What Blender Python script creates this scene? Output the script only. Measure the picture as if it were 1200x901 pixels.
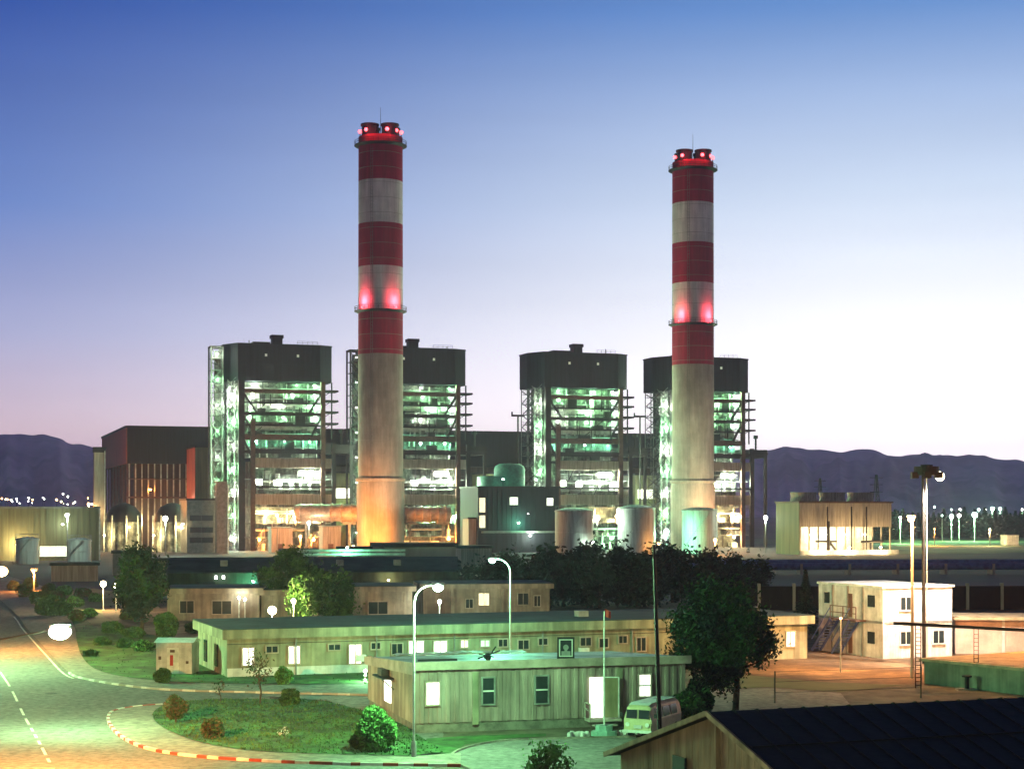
import bpy, math, random
from mathutils import Vector, Matrix
R = math.radians
rnd = random.Random(7)
scn = bpy.context.scene
col = scn.collection
for o in list(bpy.data.objects): bpy.data.objects.remove(o)

# ------------------------------------------------------------------ camera, sky, exposure
H = 12.5          # camera height; 2000 px focal length on the 1200 px wide photograph, horizon on row 598
cd = bpy.data.cameras.new('camera'); cam = bpy.data.objects.new('camera', cd); col.objects.link(cam)
cam.location = (0, 0, H); cam.rotation_euler = (R(90), 0, 0)
cd.sensor_width = 36; cd.lens = 60; cd.shift_y = (598 - 450.5) / 1200
cd.clip_start = 0.5; cd.clip_end = 60000
scn.camera = cam
scn.view_settings.view_transform = 'Standard'; scn.view_settings.look = 'None'
scn.view_settings.exposure = 0; scn.view_settings.gamma = 1

def lin(r, g, b):
    f = lambda v: (v / 255 / 12.92) if v / 255 <= 0.04045 else ((v / 255 + 0.055) / 1.055) ** 2.4
    return (f(r), f(g), f(b), 1)

world = bpy.data.worlds.new('World'); scn.world = world; world.use_nodes = True
nt = world.node_tree; N = nt.nodes; L = nt.links
N.clear()
wo = N.new('ShaderNodeOutputWorld'); bg = N.new('ShaderNodeBackground'); bg.inputs[1].default_value = 1.0
L.new(bg.outputs[0], wo.inputs[0])
tc = N.new('ShaderNodeTexCoord'); sx = N.new('ShaderNodeSeparateXYZ'); L.new(tc.outputs['Generated'], sx.inputs[0])
def ramp(stops):
    r = N.new('ShaderNodeValToRGB'); e = r.color_ramp.elements
    while len(e) > 1: e.remove(e[-1])
    e[0].position = stops[0][0]; e[0].color = stops[0][1]
    for p, c in stops[1:]:
        k = e.new(p); k.color = c
    r.color_ramp.interpolation = 'EASE' if False else 'LINEAR'
    return r
west = ramp([(0.0, lin(196, 148, 168)), (0.045, lin(212, 186, 196)), (0.10, lin(164, 168, 206)), (0.17, lin(98, 130, 198)),
             (0.28, lin(36, 76, 162)), (0.5, lin(24, 48, 120)), (1.0, lin(12, 26, 80))])
east = ramp([(0.0, (1.35, 1.2, 1.2, 1)), (0.06, (1.25, 1.2, 1.22, 1)), (0.115, (1.0, 1.02, 1.08, 1)), (0.18, lin(214, 230, 252)),
             (0.28, lin(104, 150, 214)), (0.5, lin(36, 68, 140)), (1.0, lin(14, 30, 84))])
L.new(sx.outputs[2], west.inputs[0]); L.new(sx.outputs[2], east.inputs[0])
mr = N.new('ShaderNodeMapRange'); mr.interpolation_type = 'SMOOTHSTEP'
mr.inputs['From Min'].default_value = -0.36; mr.inputs['From Max'].default_value = 0.24
L.new(sx.outputs[0], mr.inputs['Value'])
mix = N.new('ShaderNodeMix'); mix.data_type = 'RGBA'
L.new(mr.outputs[0], mix.inputs[0]); L.new(west.outputs[0], mix.inputs[6]); L.new(east.outputs[0], mix.inputs[7])
# the dusk sky dims behind the viewer, away from the afterglow
mb_ = N.new('ShaderNodeMapRange'); mb_.inputs['From Min'].default_value = -0.3; mb_.inputs['From Max'].default_value = 0.8
mb_.inputs['To Min'].default_value = 0.25; mb_.inputs['To Max'].default_value = 1.0
L.new(sx.outputs[1], mb_.inputs['Value'])
sc = N.new('ShaderNodeVectorMath'); sc.operation = 'SCALE'
L.new(mix.outputs[2], sc.inputs[0]); L.new(mb_.outputs[0], sc.inputs['Scale'])
sky = N.new('ShaderNodeTexSky'); sky.sky_type = 'NISHITA'; sky.sun_disc = False
sky.sun_elevation = R(-3); sky.sun_rotation = R(35)
s2 = N.new('ShaderNodeVectorMath'); s2.operation = 'SCALE'; s2.inputs['Scale'].default_value = 0.05
L.new(sky.outputs[0], s2.inputs[0])
# faint horizontal haze bands
bm = N.new('ShaderNodeMapping'); bm.inputs['Scale'].default_value = (2.2, 2.2, 26); L.new(tc.outputs['Generated'], bm.inputs[0])
bn = N.new('ShaderNodeTexNoise'); bn.inputs['Scale'].default_value = 1.0; bn.inputs['Detail'].default_value = 4; L.new(bm.outputs[0], bn.inputs['Vector'])
bb_ = N.new('ShaderNodeMapRange'); bb_.inputs['From Min'].default_value = 0.3; bb_.inputs['From Max'].default_value = 0.7; bb_.inputs['To Min'].default_value = 0.95; bb_.inputs['To Max'].default_value = 1.04
L.new(bn.outputs[0], bb_.inputs['Value']); s0 = N.new('ShaderNodeVectorMath'); s0.operation = 'SCALE'; L.new(sc.outputs[0], s0.inputs[0]); L.new(bb_.outputs[0], s0.inputs['Scale']); sc = s0
# brighter afterglow low over the horizon
m1 = N.new('ShaderNodeMath'); m1.operation = 'MULTIPLY'; m1.inputs[1].default_value = -1 / 0.075; L.new(sx.outputs[2], m1.inputs[0])
m2 = N.new('ShaderNodeMath'); m2.operation = 'EXPONENT'; L.new(m1.outputs[0], m2.inputs[0])
m3 = N.new('ShaderNodeMath'); m3.operation = 'MULTIPLY_ADD'; m3.inputs[1].default_value = 1.0; m3.inputs[2].default_value = 1.0; m3.use_clamp = False
m4 = N.new('ShaderNodeMath'); m4.operation = 'MINIMUM'; m4.inputs[1].default_value = 1.0; L.new(m2.outputs[0], m4.inputs[0]); L.new(m4.outputs[0], m3.inputs[0])
s3 = N.new('ShaderNodeVectorMath'); s3.operation = 'SCALE'; L.new(sc.outputs[0], s3.inputs[0]); L.new(m3.outputs[0], s3.inputs['Scale'])
ad = N.new('ShaderNodeVectorMath'); ad.operation = 'ADD'
L.new(s3.outputs[0], ad.inputs[0]); L.new(s2.outputs[0], ad.inputs[1]); L.new(ad.outputs[0], bg.inputs[0])

# ------------------------------------------------------------------ helpers
def gp(px, py, z=0.0):
    d = (H - z) * 2000 / (py - 598)
    return Vector(((px - 600) * d / 2000, d, z))
def wp(px, d, z=0.0): return Vector(((px - 600) * d / 2000, d, z))
def zz(py, d): return H - (py - 598) * d / 2000

MATS = {}
def mat(name, c, rough=0.8, var=0.25, scale=1.0, bump=0.0, emit=None, es=0.0, metal=0.0, c2=None, stretch=None, spec=0.3, grime=0.0, patch=0.0):
    if name in MATS: return MATS[name]
    m = bpy.data.materials.new(name); m.use_nodes = True; MATS[name] = m
    n = m.node_tree.nodes; l = m.node_tree.links; b = n['Principled BSDF']
    b.inputs['Roughness'].default_value = rough; b.inputs['Metallic'].default_value = metal
    b.inputs['Specular IOR Level'].default_value = spec
    t = n.new('ShaderNodeTexCoord'); mp = n.new('ShaderNodeMapping'); l.new(t.outputs['Object'], mp.inputs[0])
    s = stretch or (1, 1, 1); mp.inputs['Scale'].default_value = (s[0] * scale, s[1] * scale, s[2] * scale)
    no = n.new('ShaderNodeTexNoise'); no.inputs['Scale'].default_value = 1.0; no.inputs['Detail'].default_value = 6; no.inputs['Roughness'].default_value = 0.65
    l.new(mp.outputs[0], no.inputs['Vector'])
    rp = n.new('ShaderNodeValToRGB'); e = rp.color_ramp.elements
    c2 = c2 or tuple(v * (1 - var) * 0.8 for v in c[:3])
    e[0].position = 0.35; e[0].color = tuple(c2[:3]) + (1,)
    e[1].position = 0.62; e[1].color = tuple(min(1, v * (1 + var * 0.4)) for v in c[:3]) + (1,)
    l.new(no.outputs[0], rp.inputs[0]); last = rp.outputs[0]
    for amt, sc_, lo, hi, off in ((grime, (1.6, 1.6, .14), .42, .66, 3.1), (grime * .7, (.35, .35, .35), .4, .6, 9.7), (patch, (.22, .22, .22), .47, .53, 5.3), (patch * .8, (1.1, 1.1, 1.1), .5, .54, 1.7)):
        if not amt: continue
        mp2 = n.new('ShaderNodeMapping'); mp2.inputs['Scale'].default_value = sc_; mp2.inputs['Location'].default_value = (off, off, off); l.new(t.outputs['Object'], mp2.inputs[0])
        n3 = n.new('ShaderNodeTexNoise'); n3.inputs['Scale'].default_value = 1; n3.inputs['Detail'].default_value = 5; l.new(mp2.outputs[0], n3.inputs['Vector'])
        mr3 = n.new('ShaderNodeMapRange'); mr3.inputs['From Min'].default_value = lo; mr3.inputs['From Max'].default_value = hi; mr3.inputs['To Min'].default_value = 1 - amt; mr3.inputs['To Max'].default_value = 1.0; l.new(n3.outputs[0], mr3.inputs['Value'])
        v3 = n.new('ShaderNodeVectorMath'); v3.operation = 'SCALE'; l.new(last, v3.inputs[0]); l.new(mr3.outputs[0], v3.inputs['Scale']); last = v3.outputs[0]
    l.new(last, b.inputs['Base Color'])
    if bump:
        bp = n.new('ShaderNodeBump'); bp.inputs['Strength'].default_value = bump; bp.inputs['Distance'].default_value = 0.1
        n2 = n.new('ShaderNodeTexNoise'); n2.inputs['Scale'].default_value = 6; n2.inputs['Detail'].default_value = 5
        l.new(mp.outputs[0], n2.inputs['Vector']); l.new(n2.outputs[0], bp.inputs['Height']); l.new(bp.outputs[0], b.inputs['Normal'])
    if emit:
        b.inputs['Emission Color'].default_value = tuple(emit) + (1,); b.inputs['Emission Strength'].default_value = es
        if name.startswith('pane') or name.startswith('strip'):
            mp2 = n.new('ShaderNodeMapping'); mp2.inputs['Scale'].default_value = (4.5, 4.5, .8); l.new(t.outputs['Object'], mp2.inputs[0])
            n3 = n.new('ShaderNodeTexNoise'); n3.inputs['Scale'].default_value = 1; n3.inputs['Detail'].default_value = 3; l.new(mp2.outputs[0], n3.inputs['Vector'])
            mr3 = n.new('ShaderNodeMapRange'); mr3.inputs['From Min'].default_value = .35; mr3.inputs['From Max'].default_value = .65; mr3.inputs['To Min'].default_value = es * .35; mr3.inputs['To Max'].default_value = es * 1.1; l.new(n3.outputs[0], mr3.inputs['Value']); l.new(mr3.outputs[0], b.inputs['Emission Strength'])
    return m

class MB:
    def __init__(s): s.v = []; s.f = []; s.m = []
    def add(s, vs, fs, m=0):
        k = len(s.v); s.v.extend([tuple(p) for p in vs])
        for f in fs: s.f.append(tuple(k + i for i in f)); s.m.append(m)
    def box(s, x0, x1, y0, y1, z0, z1, m=0):
        vs = [(x, y, z) for z in (z0, z1) for x, y in ((x0, y0), (x1, y0), (x1, y1), (x0, y1))]
        s.add(vs, [(0, 3, 2, 1), (4, 5, 6, 7), (0, 1, 5, 4), (1, 2, 6, 5), (2, 3, 7, 6), (3, 0, 4, 7)], m)
    def bar(s, p, q, w, h=None, m=0):
        p = Vector(p); q = Vector(q); h = h or w; d = (q - p)
        if d.length < 1e-6: return
        d.normalize(); up = Vector((0, 0, 1)) if abs(d.z) < 0.95 else Vector((0, 1, 0))
        a = d.cross(up).normalized(); b = a.cross(d).normalized(); vs = []
        for c in (p, q):
            for i, j in ((-1, -1), (1, -1), (1, 1), (-1, 1)): vs.append(c + a * (w / 2 * i) + b * (h / 2 * j))
        s.add(vs, [(0, 1, 2, 3), (7, 6, 5, 4), (0, 4, 5, 1), (1, 5, 6, 2), (2, 6, 7, 3), (3, 7, 4, 0)], m)
    def cyl(s, p, q, r0, r1=None, n=16, m=0, caps=True):
        p = Vector(p); q = Vector(q); r1 = r0 if r1 is None else r1; d = (q - p).normalized()
        up = Vector((0, 0, 1)) if abs(d.z) < 0.95 else Vector((1, 0, 0))
        a = d.cross(up).normalized(); b = d.cross(a).normalized(); vs = []
        for c, r in ((p, r0), (q, r1)):
            for i in range(n):
                t = 2 * math.pi * i / n; vs.append(c + a * (r * math.cos(t)) + b * (r * math.sin(t)))
        fs = [(i, (i + 1) % n, n + (i + 1) % n, n + i) for i in range(n)]
        if caps: fs += [tuple(range(n - 1, -1, -1)), tuple(range(n, 2 * n))]
        s.add(vs, fs, m)
    def tube(s, pts, r, n=8, m=0, r1=None):
        r1 = r if r1 is None else r1; k = len(pts) - 1
        for i in range(k):
            s.cyl(pts[i], pts[i + 1], r + (r1 - r) * i / k, r + (r1 - r) * (i + 1) / k, n, m)
    def prism(s, poly, z0, z1, m=0):
        n = len(poly); vs = [(x, y, z0) for x, y in poly] + [(x, y, z1) for x, y in poly]
        s.add(vs, [tuple(range(n - 1, -1, -1)), tuple(range(n, 2 * n))] + [(i, (i + 1) % n, n + (i + 1) % n, n + i) for i in range(n)], m)
    def ball(s, c, r, m=0, seg=10, ring=6, jit=0.0, rz=None):
        c = Vector(c); vs = []; rz = rz or r
        for j in range(1, ring):
            ph = math.pi * j / ring
            for i in range(seg):
                th = 2 * math.pi * i / seg; q = 1 + (rnd.random() - .5) * jit
                vs.append(c + Vector((r * q * math.sin(ph) * math.cos(th), r * q * math.sin(ph) * math.sin(th), rz * q * math.cos(ph))))
        vs += [c + Vector((0, 0, rz)), c - Vector((0, 0, rz))]; k = len(vs); fs = []
        for j in range(ring - 2):
            for i in range(seg): fs.append((j * seg + i, (j + 1) * seg + i, (j + 1) * seg + (i + 1) % seg, j * seg + (i + 1) % seg))
        for i in range(seg):
            fs.append((k - 2, i, (i + 1) % seg)); fs.append((k - 1, (ring - 2) * seg + (i + 1) % seg, (ring - 2) * seg + i))
        s.add(vs, fs, m)
    def revolve(s, prof, n=32, m=0, c=(0, 0)):
        vs = []; 
        for r, z in prof:
            for i in range(n):
                t = 2 * math.pi * i / n; vs.append((c[0] + r * math.cos(t), c[1] + r * math.sin(t), z))
        fs = [(j * n + i, j * n + (i + 1) % n, (j + 1) * n + (i + 1) % n, (j + 1) * n + i) for j in range(len(prof) - 1) for i in range(n)]
        s.add(vs, fs, m)
    def leaves(s, c, rad, n, size, nclump=30, m=(0, 1), spread=0.25, low=-1.0):
        c = Vector(c); cl = []
        while len(cl) < nclump:
            p = Vector([rnd.uniform(-1, 1) for _ in range(3)])
            if p.length > 1 or p.length < 0.35 or p.z < low: continue
            if math.sin(p.x * 5 + c.z) * math.cos(p.z * 4 + rad[0]) > .55 and p.length > .6: continue
            cl.append((Vector((p.x * rad[0], p.y * rad[1], p.z * rad[2])) * 0.86, rnd.choice(m), rnd.uniform(0.6, 1.3)))
        for i in range(n):
            q, mi, k = cl[rnd.randrange(nclump)]
            g = Vector([rnd.gauss(0, spread * k * rad[j] * 0.8) for j in range(3)])
            p = c + q + g; u = Vector([rnd.uniform(-1, 1) for _ in range(3)]).normalized(); w = u.orthogonal().normalized()
            z = size * rnd.uniform(0.4, 1.5); x = u * z; y = w * z * 0.55
            s.add([p - x, p - y, p + x, p + y], [(0, 1, 2, 3)], mi)
    def build(s, name, mats, parent=None, smooth=False, loc=None):
        me = bpy.data.meshes.new(name); me.from_pydata(s.v, [], s.f)
        if not isinstance(mats, (list, tuple)): mats = [mats]
        for m in mats: me.materials.append(m)
        if len(mats) > 1: me.polygons.foreach_set('material_index', s.m)
        if smooth: me.polygons.foreach_set('use_smooth', [True] * len(s.f))
        me.update(); o = bpy.data.objects.new(name, me); col.objects.link(o)
        if parent: o.parent = parent
        if loc: o.location = loc
        return o

def tag(o, label, cat, group=None):
    o['label'] = label; o['category'] = cat
    if group: o['group'] = group
    return o
def thing(name, label, cat, loc=(0, 0, 0), rz=0.0, group=None):
    o = bpy.data.objects.new(name, None); col.objects.link(o); o.location = loc; o.rotation_euler = (0, 0, rz); o.empty_display_size = 0.5
    return tag(o, label, cat, group)
def struct(o, kind='structure', label=None):
    o['kind'] = kind
    if label: o['label'] = label
    return o
def dup(root, loc, rz=0, label=None, scale=1.0, group=None):
    r = root.copy(); col.objects.link(r); r.location = loc; r.rotation_euler = (0, 0, rz); r.scale = (scale,) * 3
    if label: r['label'] = label
    if group: r['group'] = group
    for ch in list(root.children):
        c = ch.copy(); col.objects.link(c); c.parent = r
        for g in ch.children:
            d = g.copy(); col.objects.link(d); d.parent = c
    return r
LP = 2.4
def light(parent, loc, power, colr, radius=0.25, name='lamp_light'):
    power *= LP
    ld = bpy.data.lights.new(name, 'POINT'); ld.energy = power; ld.color = colr; ld.shadow_soft_size = radius
    o = bpy.data.objects.new(name, ld); col.objects.link(o); o.location = loc
    if parent: o.parent = parent
    return o
def spot(parent, loc, target, power, colr, angle=70, blend=0.8, name='flood_light'):
    ld = bpy.data.lights.new(name, 'SPOT'); ld.energy = power; ld.color = colr; ld.shadow_soft_size = 0.3
    ld.spot_size = R(angle); ld.spot_blend = blend
    o = bpy.data.objects.new(name, ld); col.objects.link(o); o.location = loc
    o.rotation_euler = (Vector(target) - Vector(loc)).to_track_quat('-Z', 'Y').to_euler()
    if parent: o.parent = parent
    return o

GREEN = (0.38, 1.0, 0.44); WHITE = (0.82, 1.0, 0.74); TEAL = (0.22, 1.0, 0.52); WARM = (1.0, 0.72, 0.32); SODIUM = (1.0, 0.33, 0.06)
M = MATS
mat('steel_dark', (0.02, 0.018, 0.018), 0.6); mat('steel_brown', (0.11, 0.06, 0.045), 0.6)
mat('steel_grey', (0.22, 0.23, 0.22), 0.5); mat('grating', (0.16, 0.17, 0.16), 0.7)
mat('cladding_dark', (0.013, 0.015, 0.024), 0.7, 0.35, 0.3, stretch=(6, 6, 0.2)); mat('cladding_red', (0.42, 0.10, 0.07), 0.7, 0.3, 0.4, stretch=(5, 5, .2))
mat('cladding_green', (0.20, 0.20, 0.11), 0.7, 0.2, 0.3, stretch=(5, 5, .2)); mat('cladding_beige', (0.40, 0.33, 0.27), 0.7, 0.3, 0.5, stretch=(6, 6, .3))
mat('casing', (0.42, 0.46, 0.38), 0.6, 0.6, 0.35, grime=.5, patch=.4); mat('pipe_light', (0.55, 0.57, 0.52), 0.4, 0.3, 0.5); mat('duct_steel', (0.50, 0.40, 0.32), 0.38, 0.35, 0.5, metal=0.3)
mat('teal_paint', (0.035, 0.17, 0.14), 0.6); mat('tank_paint', (0.42, 0.50, 0.48), 0.55, 0.25, 0.4, stretch=(3, 3, .25))
mat('concrete', (0.34, 0.31, 0.26), 0.9, 0.22, 0.15, 0.15, stretch=(1, 1, .35)); mat('chimney_red', (0.46, 0.02, 0.06), 0.8, 0.12, 0.2, stretch=(2, 2, .2), grime=.15); mat('chimney_white', (0.82, 0.77, 0.72), 0.8, 0.1, 0.2, stretch=(2, 2, .2), grime=.14); mat('chimney_concrete', (0.40, 0.36, 0.30), 0.9, 0.15, 0.15, 0.15, stretch=(1, 1, .35), grime=.16)
mat('black_metal', (0.01, 0.01, 0.013), 0.6); mat('white_paint', (0.76, 0.74, 0.72), 0.6, 0.15, 0.8, grime=.28); mat('white_metal', (0.65, 0.66, 0.62), 0.45, 0.2, 1)
mat('glass_dark', (0.02, 0.03, 0.035), 0.12, 0.1, 1, spec=0.6)
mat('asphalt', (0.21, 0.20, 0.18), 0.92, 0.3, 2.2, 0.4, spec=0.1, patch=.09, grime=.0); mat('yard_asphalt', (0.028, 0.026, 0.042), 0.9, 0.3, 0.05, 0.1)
mat('pavement', (0.27, 0.235, 0.19), 0.9, 0.3, 1.8, 0.2, patch=.12); mat('dirt', (0.15, 0.125, 0.085), 0.95, 0.5, 0.35, 0.4); mat('sand', (0.17, 0.105, 0.06), 0.95, 0.5, 0.2, 0.3, patch=.3)
mat('lawn', (0.06, 0.16, 0.04), 0.95, 0.5, 0.45, 0.6, c2=(0.035, 0.05, 0.022), patch=.3); mat('field', (0.13, 0.14, 0.06), 0.95, 0.5, 0.05, 0.3)
mat('ground_far', (0.075, 0.075, 0.06), 0.95, 0.5, 0.01, 0); mat('kerb_white', (0.6, 0.58, 0.52), 0.8); mat('kerb_red', (0.30, 0.05, 0.03), 0.8); mat('line_paint', (0.72, 0.70, 0.60), 0.8, 0.3, 1.2)
mat('leaf_a', (0.028, 0.07, 0.02), 0.8, 0.3, 1); mat('leaf_b', (0.06, 0.125, 0.03), 0.8, 0.3, 1); mat('leaf_c', (0.018, 0.038, 0.024), 0.8, 0.3, 1)
mat('leaf_dark', (0.009, 0.018, 0.013), 0.9, 0.3, 1); mat('leaf_bright', (0.12, 0.30, 0.07), 0.8, 0.3, 1); mat('leaf_brown', (0.09, 0.07, 0.035), 0.8, 0.3, 1)
mat('bark', (0.06, 0.045, 0.03), 0.95, 0.4, 3, 0.5)
mat('wall_green', (0.38, 0.37, 0.25), 0.85, 0.15, 0.4, 0.1, grime=.4); mat('wall_beige', (0.42, 0.33, 0.26), 0.85, 0.18, 0.4, 0.1, grime=.4); mat('roof_felt', (0.035, 0.06, 0.055), 0.85, 0.35, 0.3, 0.2)
mat('roof_sheet', (0.5, 0.55, 0.5), 0.55, 0.5, 0.35, 0.2, grime=.3, patch=.35); mat('hut_sheet', (0.42, 0.33, 0.29), 0.7, 0.25, 0.5, stretch=(2, 2, .4), grime=.35); mat('hut_trim', (0.38, 0.31, 0.26), 0.8, 0.3, 0.6)
mat('block_base', (0.18, 0.17, 0.14), 0.95, 0.3, 1.5, 0.5); mat('roof_black', (0.011, 0.010, 0.010), 0.75, 0.4, 0.5, 0.3, grime=.5, patch=.4); mat('board', (0.36, 0.30, 0.18), 0.95, 0.25, 0.6, stretch=(2, 2, .5), grime=.35)
mat('red_paint', (0.45, 0.04, 0.03), 0.7); mat('blue_paint', (0.10, 0.14, 0.32), 0.6); mat('orange_roof', (0.42, 0.33, 0.20), 0.8)
mat('mountain', (0.52, 0.38, 0.48), 1.0, 0.45, 0.004, 0, spec=0)
def glow(name, c, s): return mat(name, (0.8, 0.8, 0.8), 0.5, 0.02, 1, emit=c, es=s)
glow('bulb_green', (0.72, 1, 0.84), 22); glow('bulb_white', (1, 1, 0.9), 22); glow('bulb_warm', (1, 0.85, 0.5), 20); glow('bulb_sodium', (1, 0.55, 0.2), 20)
glow('bulb_red', (1, 0.05, 0.06), 9); glow('pane_lit', (1, 0.97, 0.82), 2.2); glow('pane_warm', (1, 0.82, 0.5), 1.6); glow('pane_dim', (0.75, 0.95, 0.62), 0.5); glow('strip_lit', (0.9, 1, 0.72), 1.3)
BULB = {GREEN: 'bulb_green', WHITE: 'bulb_white', TEAL: 'bulb_green', WARM: 'bulb_warm', SODIUM: 'bulb_sodium'}

# ------------------------------------------------------------------ ground, roads, hills
def sheet(name, pts, z, m, h=None):
    b = MB(); vs = [(p[0], p[1], z) for p in pts]
    b.add(vs, [tuple(range(len(vs)))]); o = b.build(name, m)
    # make the face point up
    if o.data.polygons[0].normal.z < 0: o.data.flip_normals()
    return struct(o)
def spline(pts, n=6):
    out = []; P = [Vector(p) for p in pts]
    for i in range(len(P) - 1):
        a = P[max(0, i - 1)]; b = P[i]; c = P[i + 1]; d = P[min(len(P) - 1, i + 2)]
        for k in range(n):
            t = k / n
            out.append(0.5 * ((2 * b) + (c - a) * t + (2 * a - 5 * b + 4 * c - d) * t * t + (3 * b - a - 3 * c + d) * t ** 3))
    out.append(P[-1]); return out
def gps(l): return [gp(*p) for p in l]

sheet('ground', [(-3500, -50), (3500, -50), (3500, 6600), (-3500, 6600)], -0.02, M['ground_far'])
sheet('dirt_ground', [(-60, 40), (90, 40), (110, 235), (-70, 235)], 0.0, M['dirt'])
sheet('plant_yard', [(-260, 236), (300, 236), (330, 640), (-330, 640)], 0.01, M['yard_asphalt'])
edge = spline(gps([(-60, 655), (3, 706), (33, 739), (60, 768), (81, 789), (100, 796), (140, 803), (200, 809), (300, 812), (432, 815)]))
road = [Vector((p.x, p.y, 0)) for p in edge] + gps([(500, 822), (520, 860)]) + [Vector((-4, 40, 0)), Vector((-80, 40, 0)), Vector((-80, 160, 0))]
sheet('road', road, 0.012, M['asphalt'])
side = spline(gps([(60, 690), (84, 728), (90, 752), (96, 770), (112, 785), (150, 795), (220, 801), (330, 803), (432, 803)]))
sheet('pavement', [Vector(p) for p in edge[:]] + list(reversed(side)), 0.10, M['pavement'])
sheet('lawn', list(side) + gps([(440, 780), (240, 778), (180, 745), (150, 742), (110, 735)]), 0.13, M['lawn'])
# kerb with painted blocks
def kerb(name, path, w, h, block, mats, start=0.0, z=0.0):
    b = MB(); acc = start
    for i in range(len(path) - 1):
        p, q = path[i], path[i + 1]; d = (q - p).length; k = max(1, int(d / 0.35))
        for j in range(k):
            a = p.lerp(q, j / k); c = p.lerp(q, (j + 1) / k)
            mi = int(acc / block) % 2; acc += d / k
            b.bar((a.x, a.y, z + h / 2), (c.x, c.y, z + h / 2), w, h, mi)
    return struct(b.build(name, mats))
kerb('kerb', edge[24:], 0.16, 0.14, 0.95, [M['kerb_white'], M['concrete']])
isl_out = spline(gps([(200, 826), (160, 829), (134, 834), (127, 841), (129, 850), (141, 863), (170, 877), (220, 886), (300, 892), (400, 896), (540, 898)]))
isl_in = spline(gps([(330, 821), (260, 821), (205, 825), (181, 835), (184, 849), (214, 865), (260, 877), (330, 884), (480, 888)]))
kerb('kerb', isl_out, 0.18, 0.15, 0.85, [M['kerb_white'], M['kerb_red']])
sheet('pavement', isl_out + gps([(540, 884)]) + list(reversed(isl_in)) + gps([(300, 818)]), 0.11, M['pavement'])
sheet('lawn', isl_in + gps([(520, 884), (470, 850), (420, 833), (380, 823)]), 0.14, M['lawn'])
sheet('gravel_path', gps([(300, 816), (432, 818), (470, 846), (428, 838), (385, 823)]), 0.125, M['pavement'])
arc = spline(gps([(560, 906), (532, 893), (529, 886), (545, 877), (585, 869), (650, 866), (745, 864)]))
kerb('kerb', arc, 0.15, 0.12, 50, [M['pavement'], M['pavement']])
sheet('parking_court', arc + gps([(850, 868), (860, 905), (560, 915)]), 0.03, M['asphalt'])
sheet('lawn', gps([(490, 884), (528, 884), (545, 873), (590, 866), (640, 863), (640, 860), (560, 862), (500, 866)]), 0.05, M['lawn'])
sheet('yard_ground', gps([(880, 742), (1300, 742), (1300, 800), (1090, 802), (930, 800), (860, 790)]), 0.02, M['sand'])
sheet('concrete_path', gps([(770, 812), (900, 806), (985, 812), (1000, 830), (850, 838), (770, 835)]), 0.03, M['pavement'])
sheet('grass_strip', gps([(862, 790), (960, 799), (1060, 803), (985, 811), (900, 805), (770, 811)]), 0.035, M['field'])
sheet('field', gps([(1030, 630), (1260, 630), (1300, 646), (1040, 650)]), 0.05, M['field'])
sheet('flower_bed', gps([(62, 700), (110, 690), (170, 700), (205, 720), (160, 735), (112, 733), (86, 727)]), 0.12, M['field'])
sheet('sand_ground', gps([(118, 712), (215, 700), (225, 722), (150, 735), (122, 724)]), 0.14, M['sand'])
# road paint
b = MB()
for i in range(8, 28):
    p, q = edge[i], edge[i + 1]; off = Vector((-0.35, -0.2, 0)); b.bar(p + off + Vector((0, 0, .02)), q + off + Vector((0, 0, .02)), 0.16, 0.008)
struct(b.build('road_marking', M['line_paint']))
b = MB(); cl = spline(gps([(-8, 775), (0, 787), (13, 807), (28, 838), (45, 868), (62, 901), (75, 930)]), 8)
acc = 0
for i in range(len(cl) - 1):
    p, q = cl[i], cl[i + 1]; d = (q - p).length; acc += d
    if 12 < acc < 20 or acc % 2.6 < 1.3: b.bar(p + Vector((0, 0, .02)), q + Vector((0, 0, .02)), 0.15, 0.008)
struct(b.build('road_marking', M['line_paint']))

# mountains: ridge meshes several kilometres away
def ridge(name, prof, d, depth=2600, seed=1):
    r = random.Random(seed); n = 640; rows = 36; xs = [prof[0][0] + (prof[-1][0] - prof[0][0]) * i / n for i in range(n + 1)]
    def h(x):
        for (a, ya), (c, yc) in zip(prof, prof[1:]):
            if a <= x <= c:
                t = (x - a) / (c - a); t = t * t * (3 - 2 * t); return ya + (yc - ya) * t
        return prof[-1][1]
    ph = [r.uniform(0, 6.28) for _ in range(8)]
    vs = []
    for j in range(rows + 1):
        t = j / rows
        for i, x in enumerate(xs):
            y = h(x) + sum(math.sin(x * (0.05 + .06 * k) + ph[k]) * 1.2 / (k + 1) for k in range(6))
            dd = d - depth * (1 - t); X = (x - 600) * dd / 2000
            gul = 1 + 0.22 * math.sin(x * .11 + ph[1] + 2 * t) * (1 - t) + .12 * math.sin(x * .31 + ph[2]) * (1 - t)
            z = (H + (598 - y) * d / 2000) * (t ** 1.1) * (gul if t < 1 else 1)
            from mathutils import noise as mn
            z = z + (mn.fractal(Vector((X * .004, dd * .004, seed)), .9, 2.1, 5) * 26 - abs(mn.noise(Vector((X * .0075, dd * .0025, 3)))) * 50 * (1 - t)) * min(1, t * 3) * (1 if t < 1 else .25); vs.append((X, dd, max(z, -2) - 2 * (1 - t)))
    for i, x in enumerate(xs): vs.append(((x - 600) * d / 2000, d + 1200, -2))
    fs = [(j * (n + 1) + i, j * (n + 1) + i + 1, (j + 1) * (n + 1) + i + 1, (j + 1) * (n + 1) + i) for j in range(rows + 1) for i in range(n)]
    b = MB(); b.add(vs, fs); return struct(b.build(name, M['mountain'], smooth=True))
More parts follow.
